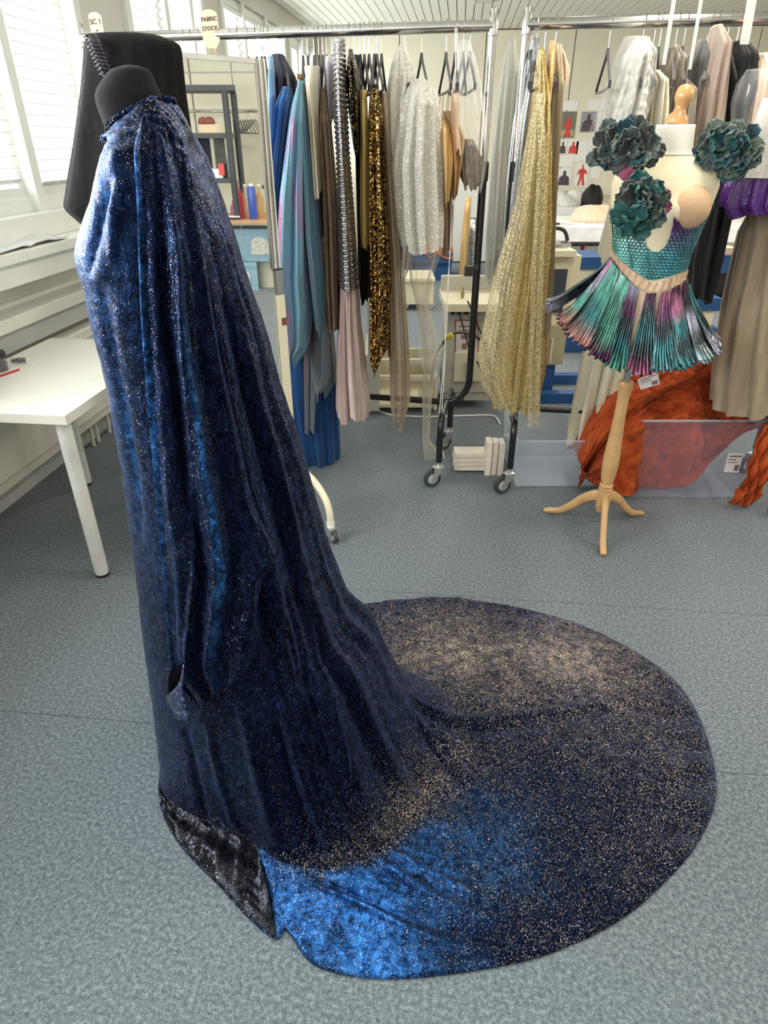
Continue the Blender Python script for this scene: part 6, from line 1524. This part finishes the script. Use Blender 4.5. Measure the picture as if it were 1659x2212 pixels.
for z, s in ((.966, 1), (.985, .98), (1.0, .8)):
    for (a, b_) in [(0, -.5), (.6, -.5), (1, 0), (.6, .5), (0, .5)]:
        p = C2W(lerp(1.03, 1.22, a*s), 4.5+b_*.11*s); V.append((p.x, p.y, z))
obj('sole_body', V, [(4, 3, 2, 1, 0), (10, 11, 12, 13, 14)]+[(j*5+i, j*5+(i+1) % 5, (j+1)*5+(i+1) % 5, (j+1)*5+i) for j in range(2) for i in range(5)], plain('iron_metal', (.35, .36, .36), .3, .7), ir, False)
G().tube(catmull([C2W(1.05, 4.5, .995), C2W(1.04, 4.5, 1.05), C2W(1.09, 4.5, 1.075), C2W(1.16, 4.5, 1.06), C2W(1.19, 4.5, 1.0)], 20), .012, 10).obj('handle', M_blackm, ir, True)
# blue padded stools
def pad_stool(name, label, u0, u1, vt, vb, d, zb, redbase=False):
    t = thing(name, label, 'stool', C2W(xat((u0+u1)/2, vb, d), d+.15), 'blue padded stools and boards')
    x0, x1 = xat(u0, vt, d), xat(u1, vt, d); zt = zat_(vt, d); zl = zat_(vb, d)
    cb(x0, x1, d, d+.4, zl, zt).obj('blue_cushion', M_bluepad, t)
    if redbase:
        c = C2W((x0+x1)/2, d+.2); G().tube([c+Vector((0, 0, .04)), c+Vector((0, 0, zl))], .02, 10).obj('stem', M_red, t, True)
        for k in range(4):
            a = k*math.pi/2+.5; G().tube([c+Vector((0, 0, .06)), c+Vector((.24*math.cos(a), .24*math.sin(a), .02))], .014, 8).obj('leg', M_red, t, True)
    else:
        cb(x0+.02, x1-.03, d+.02, d+.38, zl-.14, zl-.001).obj('cream_box', M_mach2, t)
        cb(x0-.05, x0+.22, d+.04, d+.36, .0, zl-.141).obj('blue_stand', M_bluepad, t)
pad_stool('padded_board', 'blue padded pressing board on a cream box, left of the cream dress form', 1246, 1312, 556, 582, 5.4, 0)
pad_stool('padded_stool', 'blue padded stool on a red star base, right of the cream dress form', 1506, 1592, 552, 590, 5.6, 0, True)
pad_stool('low_padded_stool', 'low blue padded box right of the petal skirt', 1512, 1562, 645, 672, 5.0, 0)
o = cb(xat(1546, 545, 5.65), xat(1592, 545, 5.65), 5.65, 5.9, zat_(552, 5.6), zat_(552, 5.6)+.05).obj('peach_pouch', M['peach']); tag(o, 'folded peach cloth pouch on the blue stool with the red base', 'pouch')
# far work tables
def table(label, x0, x1, d0, d1, zt, leg):
    t = thing('work_table', label, 'table', C2W((x0+x1)/2, (d0+d1)/2), 'white work tables at the far end')
    cb(x0, x1, d0, d1, zt-.03, zt).obj('table_top', M_white, t)
    cb(x0+.01, x1-.01, d0-.004, d0-.001, zt-.15, zt-.005).obj('table_cover', plain('translucent_cover', (.80, .80, .82), .4), t)
    for x in (x0+.08, (x0+x1)/2, x1-.08):
        for d in (d0+.08, d1-.08): G().tube([C2W(x, d, 0), C2W(x, d, zt-.03)], .022, 10).obj('leg', leg, t, True)
    return t
table('long white work table with hanging cover, nearer of the two far tables', 1.72, 4.6, 7.4, 8.6, .78, M_alu)
table('long white work table against the far wall under the pinned pictures', 1.8, 4.6, 9.6, 10.3, .78, M_alu)
for k, (u, d) in enumerate([(1206, 7.0), (1240, 7.6), (1500, 7.2)]):
    x = xat(u, 540, d); t = thing('red_stool', ['red tube stool under the near end of the white work table', 'second red tube stool just right of the first', 'red tube stool glimpsed behind the black skirts'][k], 'stool', C2W(x, d), 'red stools at the work table')
    G().lathe([(.02, .58), (.16, .585), (.17, .60), (.16, .62)], C2W(x, d), 20).obj('seat', M_blackm, t, True)
    for a in range(4):
        c, s = math.cos(a*math.pi/2+.6), math.sin(a*math.pi/2+.6); G().tube([C2W(x+.20*c, d+.20*s, 0), C2W(x+.12*c, d+.12*s, .59)], .015, 8).obj('leg', M_red, t, True)
    for z in (.2, .42):
        r_ = lerp(.20, .12, z/.59); G().tube([C2W(x+r_*math.cos(a*math.pi/8), d+r_*math.sin(a*math.pi/8), z) for a in range(17)], .008, 6).obj('ring', M_blackm, t, True)
for k, v in enumerate((505, 534)):
    z = .62 if k == 0 else .36
    o = G().tube([C2W(1.72, 7.35, z), C2W(3.0, 7.35, z)], .022, 10).obj('black_tube_rail', M_black, None, True); tag(o, ['upper black rail beneath the white work table', 'lower black rail beneath the white work table'][k], 'rail')
def heap(name, label, cat, u, v, d, z, rx, ry, h, mat, seed):
    V = []; c = C2W(xat(u, v, d), d, z)
    for j in range(12):
        t = j/11
        for i in range(28):
            a = 2*math.pi*i/28; n = 1+.22*float(snoise(np.array(math.cos(a)*2+t), np.array(math.sin(a)*2), seed, 3, 1.5))
            q_ = math.cos(t*math.pi/2)**.7; V.append(c+C2W(rx*math.cos(a)*q_*n, ry*math.sin(a)*q_*n, h*math.sin(t*math.pi/2)*(.55+.45*n+.25*math.sin(3*a+seed)*q_)))
    o = obj(name, V, grid_faces(28, 12, True)+[tuple(range(28))[::-1], tuple(11*28+k for k in range(28))], mat, None, True); return tag(o, label, cat)
heap('beige_cloth_pile', 'heap of beige cloth on the nearer white work table', 'cloth', 1285, 460, 8.0, .781, .24, .25, .16, M['peach'], 1)
heap('white_cloth_pile', 'white cloth bundle on the far work table', 'cloth', 1222, 425, 10.1, .781, .28, .2, .17, M['whitesatin'], 2)
heap('black_cloth_bundle', 'black cloth bundle standing on the far work table', 'cloth', 1281, 415, 10.0, .781, .17, .15, .26, M['blackcloth'], 3)
heap('cream_cloth_pile', 'low cream cloth pile at the end of the far table behind the ivory drape', 'cloth', 1312, 425, 10.1, .781, .2, .2, .12, M['cream'], 4)
heap('blue_grey_cloth_pile', 'pale blue grey clothes heaped on the shelf beneath the white work table', 'cloth', 1290, 540, 7.5, .36, .25, .2, .14, plain('pale_blue_cloth', (.34, .42, .52), .8), 5)
sc_ = thing('scissors', 'long black handled scissors on the nearer white work table', 'scissors', C2W(xat(1222, 463, 7.6), 7.6, .781))
a = C2W(xat(1198, 463, 7.6), 7.6, .788); b_ = C2W(xat(1232, 463, 7.6), 7.6, .788); G().tube([a, a.lerp(b_, .4)], [.022, .012], 8).obj('handle', M_blackm, sc_, True); G().tube([a.lerp(b_, .4), b_.lerp(a, -.5)], [.012, .003], 8).obj('blade', M_alu, sc_, True)
o = heap('dark_clothes', 'dark clothes piled below the work table behind the black skirts', 'cloth', 1575, 520, 7.8, .02, .35, .3, .5, M['blackcloth'], 6)
# pictures pinned on the far wall
def wallpt(u, v):
    b_, d_ = dirv(u, v); s = Vector((0, 0, 0)); w1_ = C2W(b_, 1.0); k = (Y1-.004)/w1_.y; return Vector((w1_.x*k, Y1-.004, HC+d_*k))
def picture(u0, v0, u1, v1, bg, figs, label, cat='picture'):
    P = [wallpt(u0, v0), wallpt(u1, v0), wallpt(u1, v1), wallpt(u0, v1)]; t = thing('pinned_picture' if figs else 'paper_sheet', label, cat, sum(P, Vector())/4, 'sheets pinned on the far wall')
    x0, x1 = P[0].x, P[1].x; z1, z0 = P[0].z, P[3].z
    G().box(x0, x1, Y1-.006, Y1-.001, z0, z1).obj('sheet', bg, t)
    for k, (name, pts, m) in enumerate(figs):
        q = [Vector((lerp(x0, x1, a), Y1-.0075-.0006*k, lerp(z1, z0, b_))) for a, b_ in pts]; n = len(q)
        G().add(q+[p+Vector((0, .0005, 0)) for p in q], [tuple(range(n)), tuple(range(n, 2*n))[::-1]]+[(i, n+i, n+(i+1) % n, (i+1) % n) for i in range(n)]).obj(name, m, t)
Mg = plain('print_dark_green', (.16, .17, .14), .5); Mgr = plain('print_grey', (.30, .31, .33), .5, var=.3, scale=30); Mr = plain('print_red', (.60, .05, .035), .5); Mdk = plain('print_dark', (.07, .05, .07), .5); Mw = plain('print_white', (.80, .80, .78), .5, var=.03)
Msk = plain('print_tan', (.45, .32, .22), .5)
bodyf = [(.5, .12), (.58, .2), (.55, .3), (.72, .38), (.78, .55), (.66, .6), (.64, .75), (.76, .95), (.24, .95), (.36, .75), (.34, .6), (.22, .55), (.28, .38), (.45, .3), (.42, .2)]
bustf = [(.5, .1), (.62, .18), (.6, .36), (.85, .5), (.92, .95), (.08, .95), (.15, .5), (.4, .36), (.38, .18)]
slimf = [(.5, .05), (.58, .13), (.55, .22), (.80, .30), (.92, .5), (.7, .42), (.66, .55), (.8, .95), (.6, .95), (.5, .65), (.36, .95), (.2, .95), (.34, .55), (.3, .42), (.1, .55), (.2, .3), (.45, .22), (.42, .13)]
picture(1215, 241, 1247, 298, Mg, [('floor_patch', [(.05, .7), (.95, .7), (.95, .95), (.05, .95)], Msk), ('figure', bodyf, Mr)], 'dark picture of a figure in red, the largest pinned beside the beige drape')
picture(1257, 241, 1291, 286, Mgr, [('figure', bustf, Mdk)], 'grey picture of a dark figure, right of the red figure picture')
picture(1209, 302, 1226, 333, Mw, [('figure', bustf, Mdk)], 'small bust picture pinned lower left of the four')
picture(1229, 302, 1251, 333, Mw, [('figure', bustf, Mr)], 'small picture of a reddish figure beside the small bust picture')
picture(1206, 364, 1236, 402, Mw, [('figure', bustf, Mdk)], 'picture of a dark armoured bust in the lower row')
picture(1247, 352, 1274, 403, Mw, [('figure', slimf, Mr)], 'sheet with a slim bright red figure in the lower row')
picture(1196, 364, 1204, 402, Msk, [], 'narrow brown sheet edge beside the armoured bust picture', 'sheet')
picture(1209, 218, 1250, 238, Mw, [], 'blank white sheet above the red figure picture', 'sheet')
picture(1272, 214, 1312, 238, Mw, [], 'blank white sheet above the grey picture', 'sheet')
picture(1292, 241, 1312, 292, Mw, [], 'blank white sheet right of the grey picture', 'sheet')
picture(1196, 335, 1240, 360, Mw, [], 'wide blank white sheet between the two lower rows', 'sheet')
picture(1246, 305, 1290, 348, Mw, [], 'blank white sheet above the slim red figure', 'sheet')
picture(1278, 352, 1300, 385, Mw, [], 'blank white sheet right of the slim red figure', 'sheet')
# cable on the carpet under the rack
o = G().tube(catmull([onz(u, v, .006) for u, v in [(818, 888), (850, 897), (920, 900), (1000, 898), (1060, 897), (1074, 905), (1080, 916)]], 40), .0055, 8).obj('floor_cable', M_cord, None, True); tag(o, 'white cable lying along the carpet under the left rack', 'cable')
# fluff specks on the carpet
